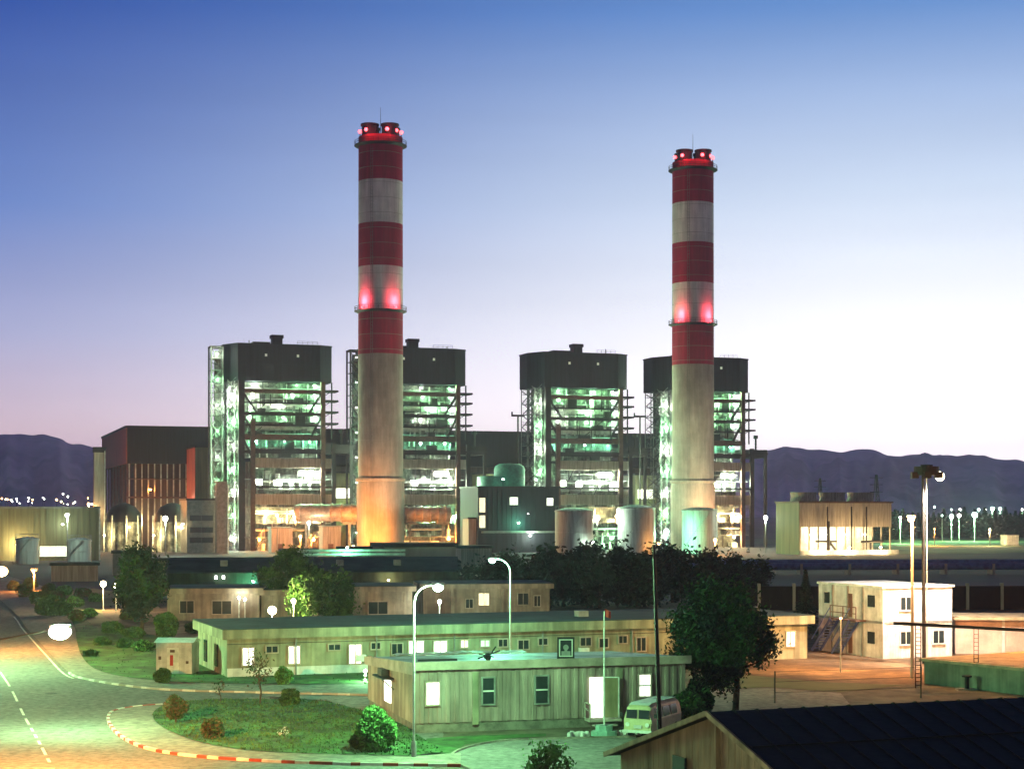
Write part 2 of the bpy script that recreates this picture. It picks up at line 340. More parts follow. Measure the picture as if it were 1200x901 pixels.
ridge('mountains', [(-780, 552), (-600, 538), (-450, 541), (-300, 530), (-120, 515), (0, 509), (22, 506), (50, 512), (90, 521), (130, 529), (250, 550), (420, 562), (700, 566), (850, 540), (900, 526), (925, 523),
                    (960, 530), (985, 529), (1012, 525), (1050, 533), (1085, 535), (1120, 533), (1150, 533), (1185, 540), (1230, 544), (1330, 550), (1500, 556), (1700, 548), (1950, 560)], 5000, 1900)

# haze: even air between the camera and the mountains
hz = MB(); hz.box(-3600, 3600, -60, 6700, -3, 262)
hm = bpy.data.materials.new('haze'); hm.use_nodes = True; hn = hm.node_tree
for n_ in list(hn.nodes): hn.nodes.remove(n_)
ho = hn.nodes.new('ShaderNodeOutputMaterial'); pv = hn.nodes.new('ShaderNodeVolumePrincipled')
pv.inputs['Color'].default_value = (0.84, 0.70, 1.0, 1); pv.inputs['Density'].default_value = 0.00012; pv.inputs['Anisotropy'].default_value = 0.5
hn.links.new(pv.outputs[0], ho.inputs['Volume'])
HAZE = struct(hz.build('haze', hm), 'stuff')

# ------------------------------------------------------------------ power plant
A = R(18.5)
def fixture(parent, p, color, power, size=0.3, dy=-0.45, name='lamp', dz=-0.1):
    b = MB(); b.box(-size, size, -size * .5, size * .5, -size * .6, size * .6)
    o = b.build(name, M[BULB[color]], parent, loc=p)
    light(parent, (p[0], p[1] + dy, p[2] + dz), power, color, 0.3)
    return o

def chimney(label, loc, group):
    t = thing('chimney', label, 'chimney', loc, 0, group)
    r0, r1 = 6.9, 6.5
    rad = lambda z: 6.95 if z < 22 else 6.6 + (6.45 - 6.6) * (z - 22) / 100
    def band(z0, z1, name, m):
        b = MB(); n = max(2, int((z1 - z0) / 2)); prof = [(rad(z0 + (z1 - z0) * i / n + .001), z0 + (z1 - z0) * i / n) for i in range(n + 1)]
        b.revolve(prof, 64); b.build(name, M[m], t, smooth=True)
    band(0, 22, 'base', 'chimney_concrete'); band(22, 58, 'shaft', 'chimney_concrete'); band(58, 71, 'red_band', 'chimney_red'); band(71, 83.5, 'white_band', 'chimney_white')
    band(83.5, 96, 'red_band', 'chimney_red'); band(96, 108.5, 'white_band', 'chimney_white'); band(108.5, 121.5, 'red_band', 'chimney_red')
    b = MB(); b.revolve([(6.9, 22), (7.3, 21.8), (7.3, 21.2), (6.95, 21)], 48); b.build('base_ring', M['chimney_concrete'], t)
    b = MB()
    for k in range(22): b.revolve([(rad(24 + k * 4.4) + .005, 24 + k * 4.4), (rad(24 + k * 4.4) + .05, 24.05 + k * 4.4), (rad(24 + k * 4.4) + .005, 24.1 + k * 4.4)], 48)
    b.build('pour_joints', M['concrete'], t)
    b = MB(); b.revolve([(0, 121.5), (6.46, 121.5)], 48); b.build('cap_slab', M['black_metal'], t)
    for z in (70.8, 119.2):
        b = MB(); b.revolve([(6.5, z - .7), (7.7, z - .15), (7.7, z), (6.5, z)], 48)
        for k in range(32):
            a = k * math.tau / 32; b.bar((7.6 * math.cos(a), 7.6 * math.sin(a), z), (7.6 * math.cos(a), 7.6 * math.sin(a), z + 1.1), .07)
        for h in (.55, 1.1): b.revolve([(7.56, z + h), (7.66, z + h), (7.66, z + h + .09), (7.56, z + h + .09), (7.56, z + h)], 48)
        b.build('gallery', M['black_metal'], t)
    for x, y in ((-2.9, -2.7), (2.9, -2.7), (-2.9, 2.7), (2.9, 2.7)):
        b = MB(); b.revolve([(2.4, 121.5), (2.4, 124.3), (2.7, 124.4), (2.7, 124.9), (2.1, 124.9), (2.1, 121.6)], 24, c=(x, y)); b.build('flue', M['black_metal'], t)
    b = MB(); b.cyl((0, 0, 121), (0, 0, 130.5), .12, .04, 6); b.build('lightning_rod', M['black_metal'], t)
    for k, a in enumerate((200, 232, 262, 292, 322, 350)):
        x, y = 6.2 * math.cos(R(a)), 6.2 * math.sin(R(a))
        if k in (0, 1, 3, 4, 5):
            b = MB(); b.cyl((x, y, 121.5), (x, y, 122.4), .14, .14, 6, 1); b.ball((x, y, 122.9), .55, 0, 8, 6); b.build('warning_lamp', [M['bulb_red'], M['black_metal']], t)
    light(t, (-3.2, -7.8, 123.2), 420, (1, .05, .08), .4, 'warning_light'); light(t, (3.2, -7.8, 123.2), 420, (1, .05, .08), .4, 'warning_light')
    for a in (228, 312):
        x, y = 7.45 * math.cos(R(a)), 7.45 * math.sin(R(a))
        b = MB(); b.box(x - .25, x + .25, y - .2, y + .2, 71.1, 71.6); b.build('warning_lamp', M['bulb_red'], t)
        light(t, (x * 1.1, y * 1.1, 73.2), 1000, (1, .06, .1), .3, 'warning_light')
    # ladder up the shaft
    b = MB(); a = R(252); cx, cy = math.cos(a), math.sin(a)
    for s_ in (-.3, .3): b.bar((cx * 6.95 - cy * s_, cy * 6.95 + cx * s_, 23), (cx * 6.65 - cy * s_, cy * 6.65 + cx * s_, 118), .07)
    for k in range(95): b.bar((cx * 6.85 + cy * .3, cy * 6.85 - cx * .3, 23 + k), (cx * 6.85 - cy * .3, cy * 6.85 + cx * .3, 23 + k), .05)
    b.build('ladder', M['steel_grey'], t)
    return t
chimney('tall red and white banded chimney with orange lit concrete base by the flue ducts', wp(446, 500), 'banded chimneys')
chimney('red and white banded chimney rising behind the white storage tank, base lit green and peach', wp(812, 536), 'banded chimneys')

def railing(b, p, q, m=0, h=1.1):
    p = Vector(p); q = Vector(q); n = max(1, int((q - p).length / 1.6))
    for k in range(n + 1):
        c = p.lerp(q, k / n); b.bar(c, c + Vector((0, 0, h)), .07, None, m)
    for hh in (.55, h): b.bar(p + Vector((0, 0, hh)), q + Vector((0, 0, hh)), .07, None, m)

def boiler(label, px, d, tower, seed, lowcol=GREEN):
    r = random.Random(seed); vx = r.uniform(-2.5, 2.5); vr = random.Random(seed * 7)
    t = thing('boiler_house', label, 'boiler house', wp(px, d), A, 'boiler houses of the power plant')
    # dark penthouse with chamfered corners
    b = MB(); b.prism([(-18, 7), (-14.6, 0.0), (11, -.2), (15.2, 2), (15.2, 15), (-18, 15)], 52.6, 63.8); b.prism([(-18.2, 7), (-14.7, -.25), (11.1, -.45), (15.4, 1.9), (15.4, 15.2), (-18.2, 15.2)], 63.8, 64.2)
    b.bar((-14.6, -.15, 52.6), (-14.6, -.15, 63.8), .25); b.bar((11, -.35, 52.6), (11, -.35, 63.8), .25)
    for k in range(8): b.bar((-12 + k * 2.9, -.18, 52.7), (-12 + k * 2.9, -.2, 63.7), .07)
    b.box(-14.5, 11, -.32, -.2, 57.8, 57.95); b.build('penthouse', M['cladding_dark'], t)
    b = MB(); b.box(-3.4, -.2, 3, 6, 64.2, 66.3); b.box(-3.7, .1, 2.7, 6.3, 66.3, 67.3); b.box(-9 + vx, -3.9, 4, 8, 64.2, 65.1)
    for k in range(4): b.bar((-3.3 + k * 1.0, 2.95, 64.3), (-3.3 + k * 1.0, 2.95, 66.3), .15)
    b.build('roof_vent', M['black_metal'], t); b = MB(); railing(b, (4, .6, 64.2), (10.5, .6, 64.2)); b.build('roof_railing', M['black_metal'], t)
    for k in range(3): x_ = vr.uniform(-13, 10); b = MB(); b.cyl((x_, 5, 64), (x_, 5, 64 + vr.uniform(.8, 2.4)), .12, None, 6)
    railing(b, (4, .6, 64.2), (10.5, .6, 64.2))
    b.build('roof_vent', M['black_metal'], t)
    for x in (-6, 4):
        b = MB(); b.box(x - .35, x + .35, -.5, -.3, 60.2, 61); b.build('wall_lamp', M['pane_dim'], t)
    # columns
    for x, z1, w in ((-13.8, 52.6, 1.9), (-10.2, 41, 1.4), (11.8, 52.6, 1.4), (15.2, 33.5, 1.3), (-17.4, 52.6, .5), (-13.8, 52.6, .8)):
        yy = 7.5 if x == -17.4 else (14 if w == .8 else -.9)
        b = MB(); b.bar((x, yy, 0), (x, yy, z1), w, w * .8)
        b.build('column', M['steel_brown' if x in (-10.2, 11.8) else 'steel_dark'], t)
    # main beams and braces
    for z, w, m in ((49.4, 1.25, 'steel_brown'), (45.8, .5, 'steel_dark'), (42.4, 1.0, 'steel_dark'), (38.9, .5, 'steel_dark'), (35.2, 1.8, 'steel_brown'), (30.6, .9, 'steel_dark')):
        b = MB(); b.bar((-13.4, -.7, z), (11.5, -.7, z), .5, w); b.build('beam', M[m], t)
    for z in (31.2, 19.8):
        b = MB(); b.bar((-10, -1.2, z), (15.4, -1.2, z), .5, .6); b.build('beam', M['steel_dark'], t)
    for p, q in (((-13.2, 48.9), (-9, 42.7)), ((-13.2, 41.8), (-9.3, 35.6)), ((11.2, 48.9), (7.4, 42.7)), ((11.2, 41.8), (8.2, 35.6)), ((-13.2, 34.6), (-10.4, 29))):
        b = MB(); b.bar((p[0], -.7, p[1]), (q[0], -.7, q[1]), .65); b.build('brace', M['steel_dark'], t)
    for k in range(7):
        z = (28.9, 31, 35.4, 39.1, 42.8, 46, 18)[k]; x = vr.uniform(-12, 7); w_ = vr.uniform(1.5, 4.5)
        b = MB(); b.box(x, x + w_, .5, 2.2, z, z + vr.uniform(1.2, 3.2)); b.bar((x, .6, z), (x + w_, .6, z + 3), .2); b.build('duct_box', M['steel_dark'], t)
    for k in range(14): b = MB(); x = vr.uniform(-13, 11); z = vr.choice((29, 33, 37, 41, 45)); b.bar((x, .3, z), (x, .3, z + vr.choice((3.6, 7.2))), .22); b.build('post', M['steel_dark'], t)
    for k in range(16): b = MB(); x = vr.uniform(-9.5, 12); z = vr.choice((0, 4.2, 8.6, 17.6, 22)); b.bar((x, .1, z), (x + vr.choice((0, 0, 2)), .1, z + 4), .25); b.build('post', M['steel_dark'], t)
    # platforms
    for z in (50.6, 47.3, 43.7, 40.2, 36.6, 32.2):
        b = MB(); b.box(-12.9, 11.2, .6, 4.3, z - .18, z); railing(b, (-12.9, .7, z), (11.2, .7, z)); b.build('platform', M['grating'], t)
    # casing with buckstays, headers, ducts
    b = MB(); b.box(-11.4, 10.6, 4.6, 14.8, 29, 52.5)
    for k in range(12): b.box(-11.5, 10.7, 4.25, 4.62, 29.6 + k * 2, 29.85 + k * 2)
    for k in range(10): b.box(-11.2 + k * 2.4, -11.0 + k * 2.4, 4.3, 4.58, 29, 52.4)
    b.build('furnace_casing', M['casing'], t)
    b = MB(); b.cyl((-8, 3, 45.2), (9, 3, 45.2), 1.05, None, 14); b.cyl((-11, 2.6, 38.2), (10, 2.6, 38.2), .7, None, 12)
    for k in range(16):
        x = r.uniform(-11, 10.5); z0 = r.choice((29, 33, 37, 40, 44)); z1 = z0 + r.choice((3, 5, 8, 12)); z1 = min(z1, 52)
        b.cyl((x, r.uniform(1.6, 4), z0), (x, r.uniform(1.6, 4), z1), r.uniform(.12, .38), None, 8)
    b.build('pipework', M['pipe_light'], t, smooth=False)
    for k in range(16):
        x = -11.5 + (k % 8) * 2.8 + r.uniform(0, .6); z = r.choice((47.3, 43.7, 40.2, 36.6, 32.2)); b = MB(); b.box(x, x + r.uniform(.5, 1.9), 1.8, 3.6, z, z + r.uniform(.6, 2.0)); b.box(x + .1, x + .4, 1.7, 1.8, z + .2, z + .5)
        b.build('valve_box', M['steel_grey'], t)
    # mid floors (beige bands) and burners deck
    for z0, z1 in ((25.6, 28.7), (14.2, 17.6)):
        z0 = z0 + .1; b = MB(); b.box(-10, 14.6, -.8, .2, z0, z1, 0)
        for k in range(50): b.box(-10 + k * .5, -9.85 + k * .5, -.95, -.8, z0, z1, 0)
        b.build('cladding_band', M['cladding_beige'], t)
    for z in (22.4, 19.2, 13.6, 8.6, 4.2):
        b = MB(); b.box(-17, 14.6, .3, 12, z - .25, z); railing(b, (-10, .4, z), (14.6, .4, z)); b.build('floor_deck', M['grating'], t)
    b = MB(); b.box(-9, 13, 7, 20, 0, 28); b.build('lower_casing', M['casing'], t)
    for k in range(24):
        z = (19.2, 22.4, 13.6, 8.6, 4.2, 0)[k % 6]; x = -9 + (k // 6) * 5.5 + r.uniform(0, 3)
        b = MB(); w = r.uniform(.8, 2.6); h = r.uniform(1, 2.6)
        if r.random() < .5: b.box(x, x + w, 2, 4.5, z, z + h)
        else: b.cyl((x, 3, z), (x, 3, z + h), w * .4, None, 12)
        b.build('burner_unit', M['pipe_light'], t)
    b = MB()
    for k in range(10):
        x = r.uniform(-9, 13); z0 = r.choice((0, 4, 8, 19)); b.cyl((x, 1.3, z0), (x, 1.3, z0 + 5), .22, None, 8)
    for k in range(6):
        z = r.choice((2.5, 6.5, 11.5, 12.3, 24.3, 21.5)); b.cyl((-9, 1.4, z), (r.uniform(2, 13), 1.4, z), r.uniform(.18, .45), None, 8)
    b.build('lower_pipework', M['pipe_light'], t)
    # side lattice (left) with stairs
    b = MB()
    zs = [i * 3.4 for i in range(0, 16)]
    for i, z in enumerate(zs):
        if z > 52: break
        b.box(-17.6, -14.2, .6, 14, z - .12, z); railing(b, (-17.6, .6, z), (-14.4, .6, z)); railing(b, (-17.6, .6, z), (-17.6, 14, z))
        y0, y1 = (1.5, 7) if i % 2 else (7, 1.5)
        b.bar((-16.8, y0, z), (-16.8, y1, z + 3.4), .7, .12)
        b.bar((-17.7, 1, z), (-14.3, 1, z + 3.4) if i % 2 else (-17.7, 7, z + 3.4), .15)
    for x in (-17.7, -15.6):
        for y in (.6, 7, 14): b.bar((x, y, 0), (x, y, 52.5), .28)
    b.build('stair_platforms', M['grating'], t)
    for k in range(26):
        x = r.uniform(-17.3, -14.4); z0 = r.uniform(0, 44); b = MB(); b.cyl((x, r.uniform(1, 6), z0), (x, r.uniform(1, 6), z0 + r.uniform(3, 9)), r.uniform(.08, .3), None, 6); b.build('side_pipe', M['pipe_light'], t)
    for k in range(18):
        z0 = r.uniform(2, 50); b = MB(); b.box(-17 + r.random() * 1.5, -15, 2 + r.random() * 3, 5.5, z0, z0 + r.uniform(.5, 1.8)); b.build('valve_box', M['pipe_light'], t)
    b = MB()
    for i in range(13):
        z = i * 4.0
        for y in (.5, 7.5): b.bar((-17.7, y, z), (-14.2, y, z + 4), .16); b.bar((-14.2, y, z), (-17.7, y, z + 4), .16)
        b.bar((-17.75, .6, z), (-17.75, 13, z + 4), .2); b.bar((-17.75, 13, z), (-17.75, .6, z + 4), .2)
    for k in range(24): z = vr.uniform(1, 50); x = vr.uniform(-17.6, -15); b.box(x, x + vr.uniform(.4, 1.4), .7, 1.5, z, z + vr.uniform(.3, 1.3))
    b.build('side_bracing', M['steel_dark'], t)
    b = MB(); b.box(-14, -11.5, 8, 15, 3, 52.4); b.build('side_casing', M['casing'], t)
    # right side brackets
    b = MB(); b.bar((15.0, 1, 35), (15.0, 1, 52.6), .4)
    for z in (50.2, 47.1, 43.6, 40.0): b.box(12.4, 16.9, -.4, 5, z - .6, z); b.bar((12.3, .2, z - 2), (15, .2, z - .2), .2)
    b.build('side_bracket', M['steel_dark'], t)
    # roof-line steam vents and low side frame
    b = MB(); b.box(12.4, 22, 1, 14, 30.4, 33.2); b.bar((21.5, 1.5, 0), (21.5, 1.5, 33), .9); b.cyl((18.6, 3, 33), (18.6, 3, 37.5), .35, None, 8); b.cyl((18.6, 3, 37), (18.6, 3, 38.2), .8, None, 10)
    b.bar((15, .8, 31.8), (22, .8, 31.8), .6)
    b.build('side_frame', M['steel_dark'], t)
    # lamps
    L_ = []
    for z in (51.6, 48.6, 44.6, 41.4): 
        for x in (-11.2 + r.uniform(0, 2), r.uniform(-2, 4), 9.6): L_.append((x, 1.2, z, WHITE if x < 0 and r.random() < .5 else GREEN, 240))
    for x in (-9, 0, 8): L_.append((x, 1.2, 33.9, TEAL, 200))
    for x in (-8.5, -2, 1.5, 6, 12): L_.append((x + r.uniform(-.8, .8), .9, 21.6, WHITE, 560))
    for x in (5.5, 8.8): L_.append((x, .7, 24.4, WHITE, 420))
    for x in (-6, 3, 11): L_.append((x, .6, 10.6, lowcol if r.random() < .7 else WARM, 700))
    for x in (-8, 9): L_.append((x, .2, 3.4, SODIUM if tower else lowcol, 700))
    for k in range(7): L_.append((-16.1, -.1, 4 + k * 7.2, (WHITE, GREEN)[k % 2], 300))
    for x, y, z, c, p in L_:
        s_ = .34 if z > 20 else .42
        fixture(t, (x, y, z), c, p * (11 if x < -16 else 7.5) * (vr.uniform(.15, 1.8) if z > 28 else 1), s_ * r.uniform(.4, 1.0), -.9)
    # big bright work-light panels on burner deck
    for x0, x1, z0, z1 in ((4.2, 8.8, 23.4, 24.9), (-9.3, -7, 20.4, 22.2), (-3.6, -1.2, 20.2, 22.0)):
        b = MB(); b.box(x0, x1, .1, .25, z0, z1); b.build('lit_opening', M['pane_lit'], t)
    if tower:
        b = MB(); zt = 62.8
        for x in (-22.4, -18.9):
            for y in (3, 8): b.bar((x, y, 0), (x, y, zt), .5)
        for i in range(18):
            z = i * 3.5
            if z > 62: break
            b.box(-22.4, -18.9, 3, 8, z - .12, z); railing(b, (-22.4, 3, z), (-18.9, 3, z))
            b.bar((-22 if i % 2 else -19.3, 3.6, z), (-19.3 if i % 2 else -22, 3.6, z + 3.5), .8, .15)
        b.box(-22.7, -18.6, 2.7, 8.3, zt, zt + .5)
        for i in range(16): b.bar((-22.4, 2.9, i * 3.9), (-18.9, 2.9, i * 3.9 + 3.9), .18); b.bar((-18.9, 2.9, i * 3.9), (-22.4, 2.9, i * 3.9 + 3.9), .18)
        b.build('stair_tower', M['steel_dark' if tower == 2 else 'grating'], t)
        b = MB(); b.box(-20.8, -19, 6, 8.2, 0, 62); b.build('lift_shaft', M['casing'], t)
        for k in range(8):
            fixture(t, (-20.6, 2.6, 5.5 + k * 7.9), (WHITE, GREEN)[(k + 1) % 2], 700 if tower == 1 else 120, .2, -.7)
    return t
# four boiler houses
boiler('boiler house with tall bright green lit stair tower, leftmost of the four boiler houses', 334, 531, 1, 11, WARM)
boiler('boiler house with dark penthouse partly hidden behind the chimney with orange lit base', 494, 543, 2, 12)
boiler('boiler house seen between the two banded chimneys, green lit lattice on its left flank', 687, 560, 0, 13)
boiler('boiler house partly hidden behind the chimney with green and peach base, rightmost dark penthouse', 832, 576, 0, 14, WARM)

# flue ducts between boilers and chimney
def duct(label, a, c, r_=2.5):
    t = thing('flue_duct', label, 'duct', a, 0, 'steel flue ducts'); d = Vector(c) - Vector(a)
    b = MB(); b.cyl((0, 0, 0), d, r_, None, 28); b.build('duct_pipe', M['duct_steel'], t, smooth=False)
    for k in range(6):
        p = d * ((k + .4) / 6); q = d.normalized() * .25; b = MB(); b.cyl(p - q, p + q, r_ + .3, None, 28); b.build('flange', M['duct_steel'], t)
    for f in (.15, .85):
        p = d * f; b = MB(); b.bar((p.x, p.y, -Vector(a).z), (p.x, p.y, -r_), .6); b.box(p.x - 2, p.x + 2, p.y - .5, p.y + .5, -r_ - .9, -r_); b.build('support', M['steel_grey'], t)
duct('long orange lit cylindrical flue duct left of the chimney base', (-63.5, 504, 11.8), (-45, 501, 11.8))
duct('orange brown flue duct running right from the chimney base', (-32, 502, 11.4), (-18.5, 506, 11.4), 2.2)
# low orange equipment houses left of chimney
for px0, px1, h, lab in ((318, 343, 7.2, 'low orange lit equipment house at the foot of the first boiler house'), (378, 400, 7.6, 'orange lit equipment house under the flue duct near the chimney')):
    a = wp(px0, 505); w = (px1 - px0) * .2525
    t = thing('equipment_house', lab, 'building', a, A)
    b = MB(); b.box(0, w, 0, 5, 0, h); 
    for k in range(int(w / .8)): b.box(k * .8, k * .8 + .12, -.1, 0, .2, h)
    b.build('wall', M['cladding_beige'], t); b = MB(); b.box(-.3, w + .3, -.3, 5.3, h, h + .4); b.build('roof', M['steel_grey'], t)
    b = MB(); b.box(w * .3, w * .3 + 1.6, -.14, -.1, 0, 2.6); b.build('door', M['steel_brown'], t)

# turbine hall running behind the boilers
c0 = Vector((-129, 571, 0))
t = thing('turbine_hall', 'long dark flat roofed turbine hall with a red brown gable end behind the boiler houses', 'turbine hall', c0, A)
b = MB(); b.box(.25, 205, 0, 92, 28.2, 40.2, 0); b.build('upper_cladding', M['cladding_dark'], t)
b = MB(); b.box(0, .25, 0, 92, 28.2, 40.2); b.build('gable_cladding', M['cladding_red'], t)
b = MB(); b.box(-.3, 205.3, -.3, 92.3, 40.2, 40.9); b.build('roof', M['black_metal'], t)
b = MB(); b.box(3, 204, 6, 90, 0, 28.2); b.build('wall', mat('wall_dark', (.07, .05, .045), .8, .3, .3, stretch=(4, 4, .2)), t)
for k in range(17):
    b = MB(); b.bar((1 + k * 2.1, .8, 0), (1 + k * 2.1, .8, 28.2), .38, .6); b.build('column', M['pipe_light'], t)
for k in range(8):
    b = MB(); b.bar((.8, 6 + k * 11, 0), (.8, 6 + k * 11, 28.2), .5); b.build('column', M['steel_brown'], t)
b = MB(); b.box(.6, 36, .2, 6, 16.6, 17.2); b.box(.6, 36, .2, 6, 23, 23.3); railing(b, (.6, .3, 17.2), (36, .3, 17.2)); b.build('walkway', M['steel_brown'], t)
for x, z, c, p in ((4, 9, WARM, 1800), (12, 7, WARM, 1800), (20, 9.5, WARM, 1500), (28, 8, WHITE, 1800), (8, 19.5, SODIUM, 500), (24, 19.5, SODIUM, 500)):
    fixture(t, (x, 1.2, z), c, p, .4, -1.2)
# other plant blocks
def block(label, px, d, w, dep, h, m='cladding_green', roofm='black_metal', name='plant_building', cat='building', rot=A, z0=0, sidem=None):
    t = thing(name, label, cat, wp(px, d), rot)
    b = MB(); b.box(0, w, 0, dep, z0, h)
    k = 0
    while k * 1.5 < w: b.box(k * 1.5, k * 1.5 + .15, -.12, 0, z0, h); k += 1
    b.build('wall', M[m], t)
    if sidem: b = MB(); b.box(-.12, 0, 0, dep, z0, h); b.build('side_wall', M[sidem], t)
    b = MB(); b.box(-.3, w + .3, -.3, dep + .3, h, h + .5); b.build('roof', M[roofm], t)
    return t
def wpane(t, x0, x1, z0, z1, m='pane_lit', y=-.16, fm='steel_grey', fr=.12, mull=True, name='window'):
    b = MB()
    b.box(x0 - fr, x1 + fr, y - .08, y + .1, z0 - fr, z0); b.box(x0 - fr, x1 + fr, y - .08, y + .1, z1, z1 + fr)
    b.box(x0 - fr, x0, y - .08, y + .1, z0, z1); b.box(x1, x1 + fr, y - .08, y + .1, z0, z1)
    if mull: b.box((x0 + x1) / 2 - .03, (x0 + x1) / 2 + .03, y - .05, y + .05, z0, z1)
    f = b.build(name, M[fm], t)
    b = MB(); b.box(x0, x1, y - .02, y + .08, z0, z1); b.build('pane', M[m], f); return f
t = block('bunker bay block with orange brown end wall and green front beside the stair tower', 229, 556, 12, 20, 33, sidem='cladding_red', z0=15.5)
b = MB(); b.bar((.5, 1, 0), (.5, 1, 15.5), .8); b.bar((.5, 18, 0), (.5, 18, 15.5), .8); b.build('leg', M['steel_grey'], t)
fixture(t, (-1.2, 6, 14.2), WHITE, 900, .9, -1)
t = block('grey green louvred electrical building left of the first boiler house', 219, 500, 8.4, 14, 15.5, 'steel_grey')
for z in (3, 6, 9.5): wpane(t, .8, 7.6, z, z + 1.6, 'glass_dark')
fixture(t, (-1.2, 0, 8.5), WARM, 300, .3, -.6)
t = thing('lift_tower', 'slim grey concrete lift tower in front of the green lit stair tower', 'tower', wp(254, 497), A)
b = MB(); b.box(0, 3.1, 0, 3, 0, 21); b.build('shaft', M['steel_grey'], t); b = MB(); b.bar((3.3, -.1, 0), (3.3, -.1, 20), .3); b.build('downpipe', M['white_metal'], t)
t = thing('silo_tower', 'narrow yellowish tower with dark cap beside the turbine hall gable', 'tower', wp(117, 530), A)
b = MB(); b.box(-1.7, 1.7, 0, 3.4, 0, 30.5); b.build('shaft', M['cladding_beige'], t); b = MB(); b.box(-1.9, 1.9, -.2, 3.6, 30.5, 32.2); b.build('cap', M['black_metal'], t)
b = MB(); b.bar((1.5, -.15, 0), (1.5, -.15, 31), .25); b.build('downpipe', M['white_metal'], t)
fixture(t, (-2.2, -.5, 12), WARM, 900, .3, -1)
t = block('dark green control building with two square lit windows and tall lit stair windows', 560, 505, 25.5, 18, 19.2, 'cladding_dark')
for x0, x1, z0, z1 in ((.4, 2.2, 12, 16.2), (.4, 2.2, 7.4, 11)): wpane(t, x0, x1, z0, z1, 'pane_warm')
for x0, x1, z0, z1 in ((9.9, 12.4, 14.2, 16.4), (21.6, 23.6, 14, 16.2)): wpane(t, x0, x1, z0, z1, 'pane_lit')
b = MB(); b.box(1, 25, -2.2, -.13, 5.8, 6.4); b.build('canopy', M['steel_grey'], t)
for x, z, c, p in ((12.5, 8.8, TEAL, 1600), (16.2, 5.0, WHITE, 1600), (15.6, 11.5, WHITE, 60)): fixture(t, (x, -.5, z), c, p, .3 if p > 100 else .15, -2.2)
t = block('brown rooftop stair block beside the dark control building', 549, 506, 3.6, 6, 10, 'cladding_beige')
t = thing('feedwater_vessel', 'teal domed pressure vessel above the dark control building', 'vessel', wp(597, 528, 0), A)
b = MB(); b.revolve([(4.8, 10), (4.8, 25.2), (4.4, 26.2), (3.2, 26.9), (0, 27.1)], 32); b.box(-9, -4, -5, 5, 10, 23); b.build('shell', M['teal_paint'], t, smooth=True)
b = MB(); b.box(-6, 6, -6, 6, 18.5, 18.9); railing(b, (-6, -6, 18.9), (6, -6, 18.9)); railing(b, (6, -6, 18.9), (6, 6, 18.9)); b.bar((5.8, -5.8, 0), (5.8, -5.8, 18.5), .5); b.bar((-5.8, -5.8, 0), (-5.8, -5.8, 18.5), .5); b.build('platform', M['teal_paint'], t)
fixture(t, (7.4, -4, 22), TEAL, 260, .3, -.8); fixture(t, (-4.5, -7.4, 22), TEAL, 160, .3, -1.2)
for k, (px, d, lab) in enumerate(((388, 548, 'green panelled link block between the first boiler house and the chimney'), (566, 560, 'green panelled link block between the chimney and the domed vessel'), (744, 580, 'green panelled link block left of the last boiler house'))):
    t = block(lab, px, d, 8, 12, 24.5, 'cladding_green'); wpane(t, 1, 6.5, 16.5, 19.6, 'pane_lit', name='window'); fixture(t, (3, -.5, 12), GREEN, 600, .25, -1.5)
for px, py, d, lab in ((607, 487, 548, 'black steam vent pipe beside the third boiler house roofline'), (750, 488, 566, 'black steam vent pipe beside the last boiler house roofline')):
    t = thing('steam_vent', lab, 'vent pipe', wp(px, d), A); z = zz(py, d)
    b = MB(); b.cyl((0, 0, 0), (0, 0, z), .3, None, 8); b.build('pipe', M['steel_dark'], t); b = MB(); b.cyl((-2.2, 0, z), (2.2, 0, z), .35, None, 8); b.cyl((-2, 0, z), (-2, 0, z + 1.2), .3, None, 8); b.build('outlet', M['steel_dark'], t)

# storage tanks
def tank(label, px, py, d, rr, h, m='tank_paint', group='cylindrical storage tanks'):
    t = thing('storage_tank', label, 'tank', wp(px, d), 0, group)
    b = MB(); b.revolve([(rr, 0), (rr, h)], 40); b.build('shell', M[m], t, smooth=True)
    b = MB(); b.revolve([(rr + .1, h - .05), (rr * .5, h + rr * .1), (0, h + rr * .14)], 40); b.build('roof', M[m], t, smooth=True)
    b = MB(); b.revolve([(rr + .02, h - .5), (rr + .2, h - .45), (rr + .2, h - .2), (rr + .02, h - .15)], 40); b.revolve([(rr + .02, h * .5), (rr + .1, h * .5 + .05), (rr + .02, h * .5 + .1)], 40); b.build('stiffener_ring', M[m], t)
    b = MB()
    for k in range(20):
        a = k * math.tau / 20; b.bar((rr * math.cos(a), rr * math.sin(a), h), (rr * math.cos(a), rr * math.sin(a), h + 1), .06)
    b.revolve([(rr, h + .95), (rr + .05, h + 1.02)], 40); b.build('railing', M['steel_grey'], t)
    b = MB(); n = 26
    for k in range(n):
        a = R(200) + k / n * R(100); b.bar((math.cos(a) * (rr + .15), math.sin(a) * (rr + .15), h * k / n), (math.cos(a) * (rr + .9), math.sin(a) * (rr + .9), h * k / n), .3, .08)
    b.build('spiral_stair', M['steel_grey'], t)
tank('pale storage tank with peach lit edge beside the dark control building', 673, 0, 478, 5.4, 12.6)
tank('pale storage tank with orange lit right side, middle of the three large tanks', 746, 0, 484, 5.3, 13.4)
tank('white storage tank standing in front of the right chimney base', 820, 0, 500, 5.2, 12.8)
tank('small steel tank at the far left foot of the green shed', 32, 0, 400, 2.6, 6.0, group='small tanks by the green shed')
tank('small steel tank at the right end of the green shed', 93, 0, 398, 2.7, 5.8, group='small tanks by the green shed')

